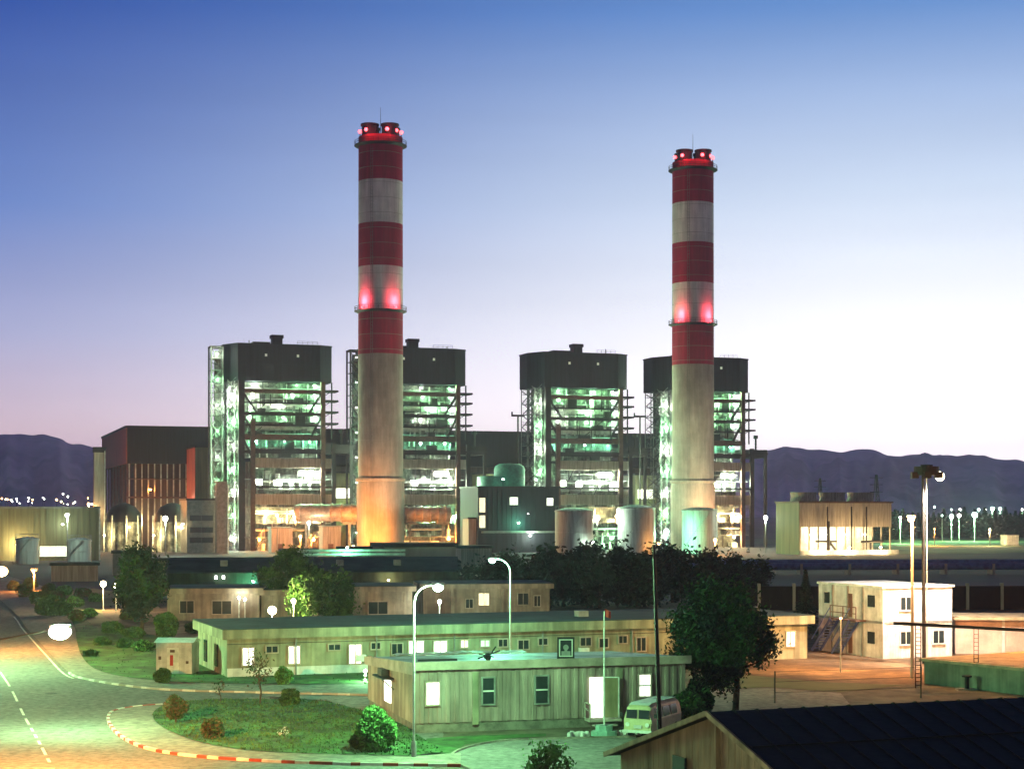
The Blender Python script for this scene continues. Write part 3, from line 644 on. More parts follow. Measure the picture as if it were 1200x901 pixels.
# domed vessels under turbine hall
for px, lab in ((145, 'dark domed vessel under the turbine hall near its gable'), (202, 'dark domed vessel behind the bright white yard lamp')):
    t = thing('domed_vessel', lab, 'vessel', wp(px, 520), 0, 'dark domed vessels')
    b = MB(); b.revolve([(5.3, 0), (5.3, 9)], 32); b.build('shell', M['casing'], t, smooth=True); b = MB(); b.revolve([(5.4, 9), (5.0, 11.6), (3.6, 13.6), (1.6, 14.6), (0, 14.9)], 32); b.build('dome', M['steel_dark'], t, smooth=True)
    for a in (215, 250, 290, 325): b = MB(); b.cyl((6.3 * math.cos(R(a)), 6.3 * math.sin(R(a)), 0), (6.3 * math.cos(R(a)), 6.3 * math.sin(R(a)), 11), .25, None, 8); b.build('pipe', M['pipe_light'], t)
    for x, z in ((-4, 5), (3.5, 7.5)): fixture(t, (x, -8, z), WARM, 1500, .3, .9)

# yard flood lamps in the plant
def yard_lamp(label, px, py, d, color, power, group='yard lamps in the plant', s_=.42):
    t = thing('yard_lamp', label, 'lamp', wp(px, d), 0, group); z = zz(py, d)
    b = MB(); b.cyl((0, 0, 0), (0, 0, z), .16, .1, 8); b.build('pole', M['steel_grey'], t)
    b = MB(); b.bar((-.5, 0, z), (.5, 0, z), .15); b.box(-.5, .5, -.1, .35, z + .05, z + .3); b.build('lamp_head', M['steel_grey'], t)
    b = MB(); b.ball((0, -.35, z - .1), s_); b.build('bulb', M[BULB[color]], t)
    light(t, (0, -.5, z - .8), power, color, .4)
    return t
yard_lamp('bright star white yard lamp before the turbine hall', 194, 607, 470, WHITE, 6000, s_=.7)
yard_lamp('small white yard lamp in front of the green shed', 79, 603, 384, WHITE, 2600)
yard_lamp('white yard lamp between the first two large storage tanks', 700, 606, 482, WHITE, 4500, s_=.6)
yard_lamp('green flood lamp between the middle tank and the chimney with green lit base', 781, 622, 490, TEAL, 16000, s_=.7)
yard_lamp('orange flood lamp right of the green and peach lit chimney base', 858, 603, 520, SODIUM, 16000, s_=.7)
yard_lamp('white yard lamp at the left corner of the cooling tower', 897, 606, 500, WHITE, 4000, s_=.6)
yard_lamp('orange yard lamp at the left foot of the left chimney', 414, 640, 484, SODIUM, 12000)
yard_lamp('orange yard lamp in front of the left chimney base', 446, 643, 482, SODIUM, 12000)
yard_lamp('orange yard lamp at the first boiler house foot', 325, 603, 500, SODIUM, 2800)
yard_lamp('orange yard lamp beneath the long flue duct', 352, 628, 490, SODIUM, 3000)
yard_lamp('white yard lamp beneath the flue duct by the machinery', 362, 612, 497, WHITE, 1600, s_=.5)
yard_lamp('peach yard lamp at the right edge of the middle storage tank', 772, 636, 478, SODIUM, 600)
yard_lamp('peach yard lamp beside the tank in front of the right chimney', 838, 632, 480, SODIUM, 5000)
yard_lamp('small white yard lamp right of the tank beside the control building', 694, 634, 472, WHITE, 500)

yard_lamp('added warm lamp left of the narrow silo tower, brightening the red gable', 104, 590, 545, SODIUM, 16000)  # added lamp, only there to brighten the turbine hall's red gable
def flood(label, base, target, power, colr, bulb, ang=60):
    t = thing('floodlight', label, 'floodlight', base, 0)
    b = MB(); b.box(-.5, .5, -.5, .5, 0, .3); b.bar((-.4, 0, .3), (-.4, 0, 1), .08); b.bar((.4, 0, .3), (.4, 0, 1), .08); b.build('stand', M['steel_dark'], t)
    b = MB(); b.box(-.35, .35, -.25, .15, .8, 1.3); b.build('housing', M['steel_grey'], t); b = MB(); b.box(-.3, .3, .16, .2, .85, 1.25); b.build('lens', M[bulb], t)
    d_ = Vector(target) - Vector(base); spot(t, (0, .5, 1.5), d_, power, colr, ang)
flood('low sodium floodlight aimed up at the left chimney from its front left', (-50, 474, 0), (-38.5, 500, 14), 90000, SODIUM, 'bulb_sodium', 66)
flood('low sodium floodlight aimed up at the left chimney from its front right', (-27, 470, 0), (-38.5, 500, 38), 60000, (1, .70, .45), 'bulb_sodium')
flood('low floodlight aimed up at the right chimney between the storage tanks', (44, 502, 0), (56.8, 536, 26), 60000, (.75, 1, .6), 'bulb_green')
flood('low peach floodlight aimed up at the right chimney from its front right', (70, 506, 0), (56.8, 536, 30), 60000, (1, .75, .5), 'bulb_warm')
# left green shed
t = block('long green lit shed with a yellow lit opening at the left edge of the plant', -80, 418, 40, 30, 13.0, 'cladding_green', 'steel_grey', 'storage_shed', 'shed')
wpane(t, 25.5, 33.3, 1.0, 3.6, 'strip_lit'); b = MB(); b.bar((40.1, -.2, 0), (40.1, -.2, 13), .35); b.build('corner_post', M['white_metal'], t)
fixture(t, (20, -1.2, 4), WARM, 1800, .3, -2); fixture(t, (31, -1, 9), WHITE, 600, .25, -3.5); fixture(t, (8, -1, 8), WARM, 1500, .25, -3)

# mechanical draft cooling tower
t = thing('cooling_tower', 'low concrete cooling tower with three fan drums and brightly lit open front', 'cooling tower', gp(937, 650), A)
b = MB(); b.box(0, 29.5, 0, 14, 7.8, 14.6); b.build('wall', M['cladding_beige'], t)
b = MB(); b.box(-.15, 0, 0, 14, 0, 14.6); b.build('side_wall', M['cladding_green'], t)
b = MB(); b.box(0, 29.5, 11, 14, 0, 7.8); b.build('rear_wall', M['white_paint'], t)
b = MB(); b.box(-.4, 29.9, -.4, 14.4, 14.6, 15.1); b.build('roof', M['steel_brown'], t)
for k in range(3):
    b = MB(); b.revolve([(3.9, 15.1), (3.6, 16.4), (3.8, 17.7), (3.5, 17.7), (3.3, 16.4)], 28, c=(5 + k * 9.2, 7)); b.build('fan_drum', M['cladding_beige'], t)
for k in range(11):
    b = MB(); b.bar((.3 + k * 2.89, .3, 0), (.3 + k * 2.89, .3, 7.8), .35); b.build('column', M['concrete'], t)
for x in (8.5, 16.2, 21): b = MB(); b.bar((x, -.6, 1), (x, -.6, 13.6), .3); b.build('riser_pipe', M['steel_dark'], t)
b = MB(); b.cyl((8.5, -1.2, 0), (8.5, -1.2, 9.5), .55, .4, 10); b.bar((4.5, -1.2, 3.8), (11, -1.2, 3.8), .6); b.bar((8.5, -1.2, 4), (11, -1.2, 1), .5); b.cyl((19, -1.2, 3.6), (26, -1.2, 3.6), .35, None, 8); b.cyl((22, -1.2, 0), (22, -1.2, 3.6), .3, None, 8); b.build('inlet_valve', M['steel_dark'], t)
for x, c, p in ((3, WARM, 500), (9, WARM, 1200), (14, WHITE, 1500), (20, WARM, 1300), (26, WARM, 900)):
    fixture(t, (x, 9.5, 5.5), c, p, .5, -3.0)
for x, p in ((5, 2600), (14, 3600), (24, 3000)): fixture(t, (x, -3.2, 2.0), WARM, p * .8, .3, -1.0)
b = MB(); b.box(-1, 30.5, -2.4, -2.0, 0, 1.3); b.build('basin_wall', M['white_paint'], t)

# low dark block and long warehouse in the middle distance
t = thing('pump_house', 'grey flat roofed pump house with two small lit windows in the middle distance', 'building', gp(451, 681), A)
b = MB(); b.box(0, 13, 0, 9, 0, 6.0); b.build('wall', M['concrete'], t); b = MB(); b.box(-.4, 13.4, -.4, 9.4, 6.0, 6.7); b.build('roof', M['roof_black'], t)
for x in (.4, 1.8): wpane(t, x, x + .7, 2.4, 4.0, 'pane_lit')
t = thing('warehouse', 'long low dark green warehouse behind the beige office row', 'warehouse', wp(196, 232), R(8))
b = MB(); b.box(0, 40, 0, 16, 0, 4.2)
for k in range(20): b.box(k * 2, k * 2 + .1, -.05, 0, 0, 4)
b.build('wall', mat('wall_dark_green', (.045, .07, .05), .85, .3, .5, grime=.4), t)
b = MB(); b.add([(-.5, -.6, 4.0), (40.5, -.6, 4.0), (40.5, 8, 5.9), (-.5, 8, 5.9), (-.5, 16.6, 4.0), (40.5, 16.6, 4.0)], [(0, 1, 2, 3), (3, 2, 5, 4), (0, 3, 4), (1, 5, 2), (0, 4, 5, 1)]); b.build('roof', M['roof_felt'], t)
for x in (6.4, 7.4): b = MB(); b.box(x, x + .3, -.75, -.62, 3.2, 3.6); b.build('wall_lamp', M['bulb_white'], t)

fixture(t, (11.5, -.9, 2.9), TEAL, 500, .12, -.5); fixture(t, (30, -.9, 2.9), WARM, 300, .12, -.5)
for k in range(4): b = MB(); b.box(7 + k * 8, 8 + k * 8, 3, 4, 4.5, 5.6); b.build('roof_vent', M['steel_grey'], t)
for k in range(5): b = MB(); b.box(4 + k * 7.5, 6.4 + k * 7.5, -.1, -.05, 1.6, 2.8); b.build('window', M['glass_dark'], t)
# cluttered strip between the warehouse and the plant
for k, (px, d, w, dep, h, m, lab) in enumerate(((332, 300, 6, 5, 5.2, 'steel_grey', 'small grey utility shed behind the long dark warehouse roof, left of the pipe rack'), (400, 330, 8, 5, 5.0, 'cladding_beige', 'beige utility shed behind the pipe rack near the grey pump house'), (540, 320, 6, 5, 5.4, 'cladding_beige', 'beige utility shed right of the grey pump house'),
        (132, 330, 7, 5, 4.2, 'steel_grey', 'low grey shed in front of the domed vessels'), (160, 300, 5, 4, 3.6, 'cladding_green', 'low green shed above the tall left tree'), (60, 300, 8, 5, 2.8, 'cladding_beige', 'low beige shed below the small steel tanks'))):
    block(lab, px, d, w, dep, h, m, 'roof_felt', 'utility_shed', 'shed', R(14))
t = thing('pipe_rack', 'low pale pipe rack running in front of the flue duct supports', 'pipe rack', wp(330, 262), R(8))
for z in (5.0, 5.7, 6.3): b = MB(); b.cyl((0, 0, z), (19, 0, z), .22, None, 8); b.build('pipe', M['pipe_light'], t)
for k in range(8): b = MB(); b.bar((.3 + k * 2.6, 0, 0), (.3 + k * 2.6, 0, 6.4), .2); b.build('support', M['steel_grey'], t)
fixture(t, (10, -.8, 6.8), TEAL, 900, .14, -.7)
yard_lamp('teal yard lamp between the beige office row and the warehouse', 606, 684, 246, TEAL, 1800, s_=.2)
yard_lamp('low warm yard lamp in front of the low beige shed', 40, 668, 262, SODIUM, 2500, s_=.22)
# perimeter wall on the right with concrete posts
t = thing('perimeter_wall', 'long dark perimeter wall with pale concrete posts behind the white cabins', 'wall', wp(860, 214), R(2))
b = MB(); b.box(0, 48, 0, .25, 0, 3.0)
for k in range(7): b.box(0, 48, -.03, 0, .1 + k * .42, .12 + k * .42)
b.build('panel_wall', M['roof_black'], t)
for k in range(11): b = MB(); b.box(3 + k * 4.4, 3.35 + k * 4.4, -.2, .35, 0, 3.35); b.build('post', M['concrete'], t)
# pipeline embankment
t = thing('pipeline', 'pair of long dark pipelines crossing the yard before the tanks', 'pipeline', wp(640, 330), R(3))
for dy, z, rr in ((0, 1.6, .7), (2, 2.4, .5)):
    b = MB(); b.cyl((0, dy, z), (150, dy, z), rr, None, 12); b.build('pipe', M['blue_paint'], t)
for k in range(16): b = MB(); b.box(2 + k * 9.5, 2.5 + k * 9.5, -.8, 2.6, 0, 2.1); b.build('support', M['concrete'], t)

# ------------------------------------------------------------------ beige office row, long green building
class Wall:
    """front wall frame: origin at a ground point, running along ang"""
    def __init__(s, o, ang): s.o = o; s.a = ang; s.c = math.cos(ang); s.s = math.sin(ang)
    def t(s, px): k = (px - 600) / 2000; return (k * s.o.y - s.o.x) / (s.c - k * s.s)
    def z(s, px, py): return zz(py, s.o.y + s.s * s.t(px))
    def rect(s, x0, y0, x1, y1): m = (x0 + x1) / 2; return s.t(x0), s.t(x1), s.z(m, y1), s.z(m, y0)
def office(label, px0, px1, base, rot, dep, h, wins, wallm='wall_beige', roofm='roof_felt', name='office_building', cat='building', fascia=.5):
    o = gp(px0, base); w = Wall(o, rot); Lx = w.t(px1); t = thing(name, label, cat, o, rot)
    b = MB(); b.box(0, Lx, 0, dep, 0, h)
    k = 3.2
    while k < Lx: b.box(k, k + .08, -.03, 0, 0, h - fascia); k += 3.2
    b.build('wall', M[wallm], t)
    b = MB(); b.box(-.45, Lx + .45, -.5, 0 - .002, h - fascia + .02, h + .1); b.box(-.45, -.002, 0, dep, h - fascia + .02, h + .1); b.box(Lx + .002, Lx + .45, 0, dep, h - fascia + .02, h + .1); b.build('fascia', M[wallm], t)
    b = MB(); b.box(-.4, Lx + .4, -.45, dep + .4, h + .1, h + .16); b.build('roof', M[roofm], t)
    for (x0, y0, x1, y1, m) in wins:
        r_ = w.rect(x0, y0, x1, y1); wpane(t, *r_, m, y=-.05, fm='hut_trim', fr=.09)
    return t, w, Lx
office('beige office building with two dark windows behind the left tree', 196, 304, 727, R(6), 9, 3.55, [(211, 704, 227, 718, 'glass_dark'), (249, 704, 271, 719, 'glass_dark')])
office('small beige office wing between the two round trees', 306, 372, 726, R(6), 9, 3.3, [(340, 706, 352, 718, 'pane_dim')])
office('beige office building with a dark double window behind the curved street lamp', 408, 483, 726, R(8), 9, 3.7, [(432, 705, 454, 719, 'glass_dark')])
t, w, Lx = office('beige office building with a reddish window left of the dark hedge trees', 496, 644, 722, R(8), 9, 3.7, [(546, 702, 554, 712, 'glass_dark'), (561, 695, 573, 709, 'pane_warm'), (607, 695, 619, 708, 'glass_dark'), (626, 698, 633, 710, 'glass_dark')])
for px in (528, 587): x = w.t(px); b = MB(); b.box(x, x + .4, -.3, 0 - .03, 0, 3.8); b.build('pilaster', M['wall_beige'], t)
wins = [(284, 759, 297, 779, 'pane_lit'), (338, 757, 351, 777, 'pane_lit'), (409, 755, 423, 777, 'pane_lit'), (479, 751, 496, 766, 'pane_lit'), (508, 751, 523, 765, 'pane_lit'), (540, 750, 548, 758, 'pane_warm')]
wins += [(312, 757, 325, 764, 'glass_dark'), (385, 755, 398, 761, 'glass_dark'), (435, 753, 445, 760, 'glass_dark'), (459, 754, 471, 766, 'glass_dark'), (563, 750, 573, 757, 'pane_dim'), (584, 749, 594, 757, 'glass_dark'),
         (607, 750, 619, 760, 'glass_dark'), (631, 748, 641, 755, 'glass_dark'), (680, 747, 692, 756, 'glass_dark'), (702, 748, 712, 758, 'glass_dark'), (725, 745, 734, 753, 'glass_dark'), (746, 747, 756, 762, 'glass_dark'), (921, 740, 931, 757, 'pane_warm')]
t, LW, Lx = office('long single storey green barrack building with flat dark roof and a row of small windows', 266, 946, 795, R(20.5), 12, 3.55, wins, 'wall_green', name='barrack_building', fascia=.62)
b = MB(); b.box(0, 24, -.06, 0, 0, .75); b.build('plinth', M['white_paint'], t)
for y0, z0 in ((3.5, .6), (8, .6)):
    b = MB(); b.box(-.1, 0, y0, y0 + 1.1, z0, z0 + 1.7); b.build('side_window', M['glass_dark'], t)
for x in (5.2, 11.5, 17.8, 25.2, 33.0, 41.0): b = MB(); b.bar((x, -.1, 0), (x, -.1, 2.95), .1); b.build('downpipe', M['steel_grey'], t)
for x in (9.8, 15.4, 22.6, 28.3): b = MB(); b.box(x, x + .8, -.4, -.03, 1.0, 1.5); b.box(x + .1, x + .7, -.43, -.4, 1.08, 1.42); b.build('air_conditioner', M['white_metal'], t)
b = MB(); b.bar((0, -.06, 2.55), (40, -.06, 2.55), .035); b.build('cable', M['steel_dark'], t)
for x in (30, 46): b = MB(); b.box(x, x + .9, 4, 4.9, 3.71, 4.2); b.build('roof_hatch', M['steel_grey'], t)

# kiosk
kp = gp(183, 791); t = thing('kiosk', 'small white box kiosk with a red mark on its door on the green verge', 'kiosk', kp, R(-4))
b = MB(); b.box(0, 2.75, 0, 2.2, .1, 2.5); b.build('wall', M['white_paint'], t)
b = MB(); b.add([(-.15, -.15, 2.5), (2.9, -.15, 2.5), (2.9, 2.3, 2.5), (-.15, 2.3, 2.5), (-.15, 1, 2.8), (2.9, 1, 2.8)], [(0, 1, 5, 4), (4, 5, 2, 3), (0, 4, 3), (1, 2, 5), (0, 3, 2, 1)]); b.build('roof', M['white_metal'], t)
b = MB(); b.box(.85, 1.75, -.04, 0, .15, 2.1); d_ = b.build('door', M['white_metal'], t)
b = MB(); b.prism([(-.12, -.05), (.12, -.05), (.12, 0), (-.12, 0)], 0, .8); o_ = b.build('red_mark', M['red_paint'], d_, loc=(1.2, -.03, .75))
b = MB(); b.box(.2, .4, -.1, 0, 1.2, 1.45); b.box(1.1, 1.45, -.12, -.045, 1.75, 1.95); b.box(2.3, 2.5, -.08, 0, .9, 1.1); b.build('wall_fitting', M['steel_brown'], t)

for px, py, lab in ((60, 812, 'round iron manhole cover on the road near the centre line'), (250, 822, 'round iron manhole cover on the side road by the island')):
    g = gp(px, py, .02); b = MB(); b.revolve([(0, .016), (.38, .016), (.42, .008), (.42, 0)], 24); o = b.build('manhole_cover', M['steel_dark'], loc=(g.x, g.y, .014)); tag(o, lab, 'manhole cover')
# ------------------------------------------------------------------ foreground hut
ho_ = gp(487, 859); HR = R(16); HW = Wall(ho_, HR); HL = HW.t(803); HD = 13.5
t = thing('cabin_hut', 'corrugated beige site hut with pale sheet roof and an open lit door', 'hut', ho_, HR)
b = MB(); b.box(.05, HL - .05, .05, HD, 0, .55); b.build('plinth', M['block_base'], t)
def corr(b, x0, x1, z0, z1, y=0.0, pitch=.5, dp=.09, axis='x', x=0):
    n = int((x1 - x0) / pitch); n = max(n, 1); p = (x1 - x0) / n; pts = []
    for k in range(n):
        a = x0 + k * p; pts += [(a, 0), (a + p * .42, 0), (a + p * .52, -dp), (a + p * .92, -dp)]
    pts.append((x1, 0))
    vs = []
    for z in (z0, z1):
        for u, v in pts: vs.append((u, y + v, z) if axis == 'x' else (x + v, u, z))
    m_ = len(pts); b.add(vs, [(i, i + 1, m_ + i + 1, m_ + i) for i in range(m_ - 1)])
b = MB(); b.box(.02, HL - .02, .12, .3, .55, 3.6); b.box(.02, HL - .02, .3, HD, .55, 3.0); corr(b, 0, HL, .55, 3.55, 0, dp=.06); b.build('wall', M['hut_sheet'], t)
b = MB(); b.box(-.05, .02, 0, HD, .5, 3.3); b.build('end_wall', M['wall_beige'], t)
# mono-pitch roof
b = MB(); z0, z1 = 3.95, 3.15
b.add([(-.2, -.3, z0), (HL + .2, -.3, z0), (HL + .2, HD + .3, z1), (-.2, HD + .3, z1), (-.2, -.3, 3.35), (HL + .2, -.3, 3.35), (HL + .2, HD + .3, 2.9), (-.2, HD + .3, 2.9)], [(0, 1, 2, 3)]); b.build('roof', M['roof_sheet'], t)
b = MB(); b.box(-.25, HL + .25, -.36, -.31, 3.55, 4.02); b.add([(-.24, -.31, 3.3), (-.24, HD + .3, 2.7), (-.24, HD + .3, 3.22), (-.24, -.31, 4.0)], [(0, 1, 2, 3)]); b.box(-.2, HL + .2, -.31, .1, 3.55, 3.6); b.build('fascia', M['hut_trim'], t)
for (x0, y0, x1, y1, m) in ((499, 799, 514, 825, 'pane_lit'), (565, 794, 578, 824, 'glass_dark'), (627, 792, 641, 823, 'glass_dark'), (748, 790, 761, 815, 'pane_lit')):
    r_ = HW.rect(x0, y0, x1, y1); f = wpane(t, *r_, m, y=-.12, fm='hut_trim' if m == 'pane_lit' else 'steel_grey', fr=.08, mull=False)
    if m != 'pane_lit' or x0 > 700:
        bb = MB(); zc = (r_[2] + r_[3]) / 2; bb.box(r_[0], r_[1], -.19, -.13, zc - .04, zc + .04); bb.build('mullion', M['white_metal'], f)
for x0_ in (HW.t(553), HW.t(722)):
    b = MB(); b.box(x0_, x0_ + .35, -.16, -.1, .4, 3.35); b.build('panel_strip', M['wall_green'], t)
r_ = HW.rect(690, 793, 706, 841)
b = MB(); b.box(r_[0], r_[1], -.13, -.1, r_[2], r_[3]); b.build('doorway', M['pane_lit'], t)
b = MB(); b.bar((r_[1] + .02, -.13, r_[2] + (r_[3] - r_[2]) / 2), (r_[1] + .82, -.42, r_[2] + (r_[3] - r_[2]) / 2), .05, r_[3] - r_[2]); dl = b.build('door', M['board'], t)
b = MB(); b.bar((r_[1] + .82, -.5, r_[2]), (r_[1] + .82, -.5, r_[3]), .07); b.bar((r_[1], -.2, r_[3]), (r_[1] + .82, -.48, r_[3]), .06); b.build('door_frame', M['white_metal'], dl)
b = MB(); b.box(r_[0] - .3, r_[1] + .8, -1.1, -.14, .42, .55); b.box(r_[0] - .2, r_[1] + .4, -1.5, -1.1, .2, .3); railing(b, (r_[0] - .3, -1.1, .55), (r_[0] - .3, -.2, .55), h=.9); b.build('entry_step', M['concrete'], t)
# end wall window with awning
b = MB(); b.box(-.12, -.05, 6.3, 8.1, 1.0, 2.35); b.build('side_window', M['pane_lit'], t)
b = MB(); b.box(-.8, -.06, 5.5, 8.4, 2.5, 2.58); b.box(-.55, -.06, 6.8, 8.0, 2.58, 3.0); b.bar((-.75, 5.6, 2.5), (-.06, 5.6, 1.9), .06); b.build('awning', M['steel_dark'], t)
# things on the hut roof
def roofz(y): return z0 + (z1 - z0) * (y + .3) / (HD + .6)
def hut_pt(px, y): 
    x = HW.t(px); return ho_ + Matrix.Rotation(HR, 3, 'Z') @ Vector((x, y, roofz(y) + .02))
t = thing('portrait_sign', 'black framed portrait picture standing upright on the hut roof', 'sign', hut_pt(668, .8), R(4))
b = MB(); b.box(-.5, .5, -.04, .04, 0, 1.25); b.build('frame', M['black_metal'], t)
b = MB(); b.box(-.4, .4, -.06, -.042, .12, 1.13); b.build('picture', M['pipe_light'], t); b = MB(); b.box(-.33, .33, -.062, -.06, .18, 1.07); b.build('backdrop', M['cladding_dark'], t)
b = MB()
b.prism([(.0 + .3 * math.cos(i * math.tau / 16), 0) for i in range(0)] or [(-.26, -.075), (.26, -.075), (.26, -.062), (-.26, -.062)], .18, .44)
b.cyl((0, -.08, .66), (0, -.062, .66), .16, None, 16); b.box(-.08, .08, -.07, -.063, .42, .55); b.build('portrait_figure', M['steel_grey'], t)
t = thing('roof_antenna', 'tangled black antenna lying on the pale hut roof', 'antenna', hut_pt(580, 1.5), R(10))
b = MB(); b.bar((-.6, 0, .1), (.7, 0, .55), .07); b.bar((-.1, -.3, .05), (.5, .3, .75), .06); b.bar((-.5, .2, .35), (.3, -.2, .2), .06); b.ball((0, 0, .2), .22, 0, 8, 5, .4); b.build('antenna_arms', M['black_metal'], t)
b = MB(); b.cyl((0, 0, -.1), (0, 0, .3), .05, None, 6); b.build('mount', M['black_metal'], t)
b = MB(); b.bar(hut_pt(492, .5) + Vector((0, 0, .12)), hut_pt(540, .9) + Vector((0, 0, .1)), .12, .12); tag(b.build('timber_beam', M['steel_dark']), 'dark timber beam lying along the front edge of the hut roof', 'beam')
for k, (px, y, lab) in enumerate(((600, 10, 'crumpled pale plastic sheet on the rear of the hut roof'), (640, 9, 'crumpled pale sheet beside the portrait picture on the hut roof'), (540, 8, 'low pale sheet fold on the hut roof behind the antenna'))):
    b = MB(); n = 12
    vs = [(i * .32 - 2, j * .3, .04 + .14 * rnd.random() + .1) for j in range(5) for i in range(n)]
    b.add(vs, [(j * n + i, j * n + i + 1, (j + 1) * n + i + 1, (j + 1) * n + i) for j in range(4) for i in range(n - 1)]); o = b.build('plastic_sheet', M['white_paint'], loc=hut_pt(px, y)); o.rotation_euler = (0, 0, HR); tag(o, lab, 'sheet', 'sheets on the hut roof')

# ------------------------------------------------------------------ foreground gabled shed (bottom right)
ap = gp(843, 833, 5.0); GR = R(20.5)
t = thing('gabled_shed', 'gabled wooden shed with a black sheet roof at the bottom right', 'shed', (ap.x, ap.y, 0), GR)
b = MB(); half = 9.0; ze = 2.35; LG = 40
b.add([(0, -half, 0), (0, half, 0), (0, half, ze), (0, 0, 5 - .12), (0, -half, ze)], [(0, 1, 2, 3, 4)])
b.build('gable_wall', M['board'], t)
b = MB()
for k in range(36):
    y = -half + .25 + k * .5; zt = ze + (5 - ze) * (1 - abs(y) / half) - .15; b.box(-.012, 0, y, y + .04, 0, zt)
b.bar((-.1, 0, 0), (-.1, 0, 4.9), .16); b.bar((-.1, -4.5, 0), (-.1, -4.5, 3.5), .14); b.build('batten', M['board'], t)
b = MB(); b.box(.1, LG, -half + .1, -half + .2, 0, ze); b.box(.1, LG, half - .2, half - .1, 0, ze); b.build('side_wall', M['board'], t)
b = MB()
for s_ in (-1, 1):
    yy = s_ * (half + .5); zl = ze - .15
    b.add([(-.5, 0, 5.0), (LG, 0, 5.0), (LG, yy, zl), (-.5, yy, zl), (-.5, 0, 4.88), (LG, 0, 4.88), (LG, yy, zl - .12), (-.5, yy, zl - .12)],
          [(0, 1, 2, 3), (4, 7, 6, 5), (0, 3, 7, 4), (1, 5, 6, 2), (3, 2, 6, 7)])
    n = 40
    for k in range(n):
        x = -.4 + k * (LG / n); b.bar((x, 0, 5.02), (x, yy, zl + .02), .05, .04)
    for q_ in (.33, .66): b.bar((-.45, yy * q_, 5 + (zl - 5) * q_ + .02), (LG, yy * q_, 5 + (zl - 5) * q_ + .02), .04, .05)
b.build('roof', M['roof_black'], t)
b = MB(); b.bar((-.55, 0, 4.95), (-.55, half + .5, ze - .2), .09, .2); b.bar((-.55, 0, 4.95), (-.55, -half - .5, ze - .2), .09, .2); b.build('bargeboard', M['board'], t)
b = MB(); b.box(-.16, -.075, 2.6, 3.7, 2.2, 2.9); b.build('vent_window', M['glass_dark'], t)

# ------------------------------------------------------------------ right hand yard: stacked cabins, pink cabin, low basin
cp = gp(1036, 772); CR = R(22); t = thing('stacked_cabins', 'two storey stack of white site cabins with outside stairs lit orange', 'cabin block', cp, CR)
CW, CDp, CH = 6.9, 10.0, 6.15
b = MB(); b.box(0, CW, 0, .1, 0, CH - .2); b.box(CW - .1, CW, .1, CDp, 0, CH - .2); b.box(.1, CW - .1, CDp - .1, CDp, 0, CH - .2)
for k in range(26): b.box(.1 + k * .262, .16 + k * .262, -.03, 0, .15, CH - .25)
b.build('front_wall', M['white_paint'], t)
b = MB(); b.box(-.1, 0, 0, CDp, 0, CH - .2); b.build('side_wall', M['white_paint'], t)
b = MB(); b.box(-.25, CW + .15, -.15, CDp + .1, CH - .2, CH); b.build('roof', M['white_metal'], t)
b = MB(); b.box(-.16, -.1, 0, CDp, 2.95, 3.15); b.box(0, CW, -.06, -.03, 2.95, 3.12); b.build('floor_band', M['steel_grey'], t)
for x in (1.6, 4.9):
    for z in (1.2, 4.1):
        if x > 4 and z > 4: continue
        wpane(t, x, x + 1.1, z, z + 1.05, 'glass_dark', y=-.06, fm='white_metal', mull=True)
def sidepane(y0, y1, z0, z1, m, name):
    b = MB(); b.box(-.17, -.1, y0, y1, z0, z1); return b.build(name, M[m], t)
for z in (0, 3.1):
    sidepane(1.2, 2.2, z + 1.2, z + 2.2, 'glass_dark', 'window'); sidepane(8.2, 9.0, z + 1.2, z + 2.2, 'glass_dark', 'window')
    sidepane(4.6, 5.4, z + .15, z + 2.2, 'steel_brown', 'door')
for y in (2.9, 5.2, 7.6): b = MB(); b.bar((-.2, y, 0), (-.2, y, CH - .2), .12); b.build('downpipe', M['steel_grey'], t)
b = MB(); b.box(-1.2, -.17, 2.4, 6.4, 3.02, 3.14); railing(b, (-1.2, 2.4, 3.14), (-1.2, 6.4, 3.14)); b.build('landing', M['steel_brown'], t)
for y0, y1 in ((3.4, 6.2), (6.4, 9.4)):
    b = MB()
    for s_ in (-1.2, -.3): b.bar((s_, y0, 3.05), (s_, y1, 0.05), .08, .25)
    ye = y1
    for k in range(12): f = k / 12; b.box(-1.2, -.3, min(y0 + (ye - y0) * f, y0 + (ye - y0) * f + .28), y0 + (ye - y0) * f + .28, 3 - 3 * f, 3.05 - 3 * f)
    b.bar((-1.2, y0, 4.1), (-1.2, ye, 1.1), .06); b.build('stairs', M['blue_paint'], t)
# pink portacabin
pp = gp(1119, 766); t = thing('portacabin', 'single storey pinkish portacabin with overhanging flat roof at the right edge', 'cabin', pp, R(-6))
b = MB(); b.box(0, 9, 0, 6, 0, 3.0)
for k in range(30): b.box(k * .3, k * .3 + .06, -.03, 0, .1, 3)
b.build('wall', mat('wall_pink', (0.5, 0.36, 0.30), 0.8, 0.15, .5), t)
b = MB(); b.box(4.0, 4.25, -.08, -.03, 0, 3); b.build('corner_strip', M['white_paint'], t)
b = MB(); b.box(-.3, 9.3, -.6, 6.3, 3.0, 3.25); b.build('roof', M['orange_roof'], t)
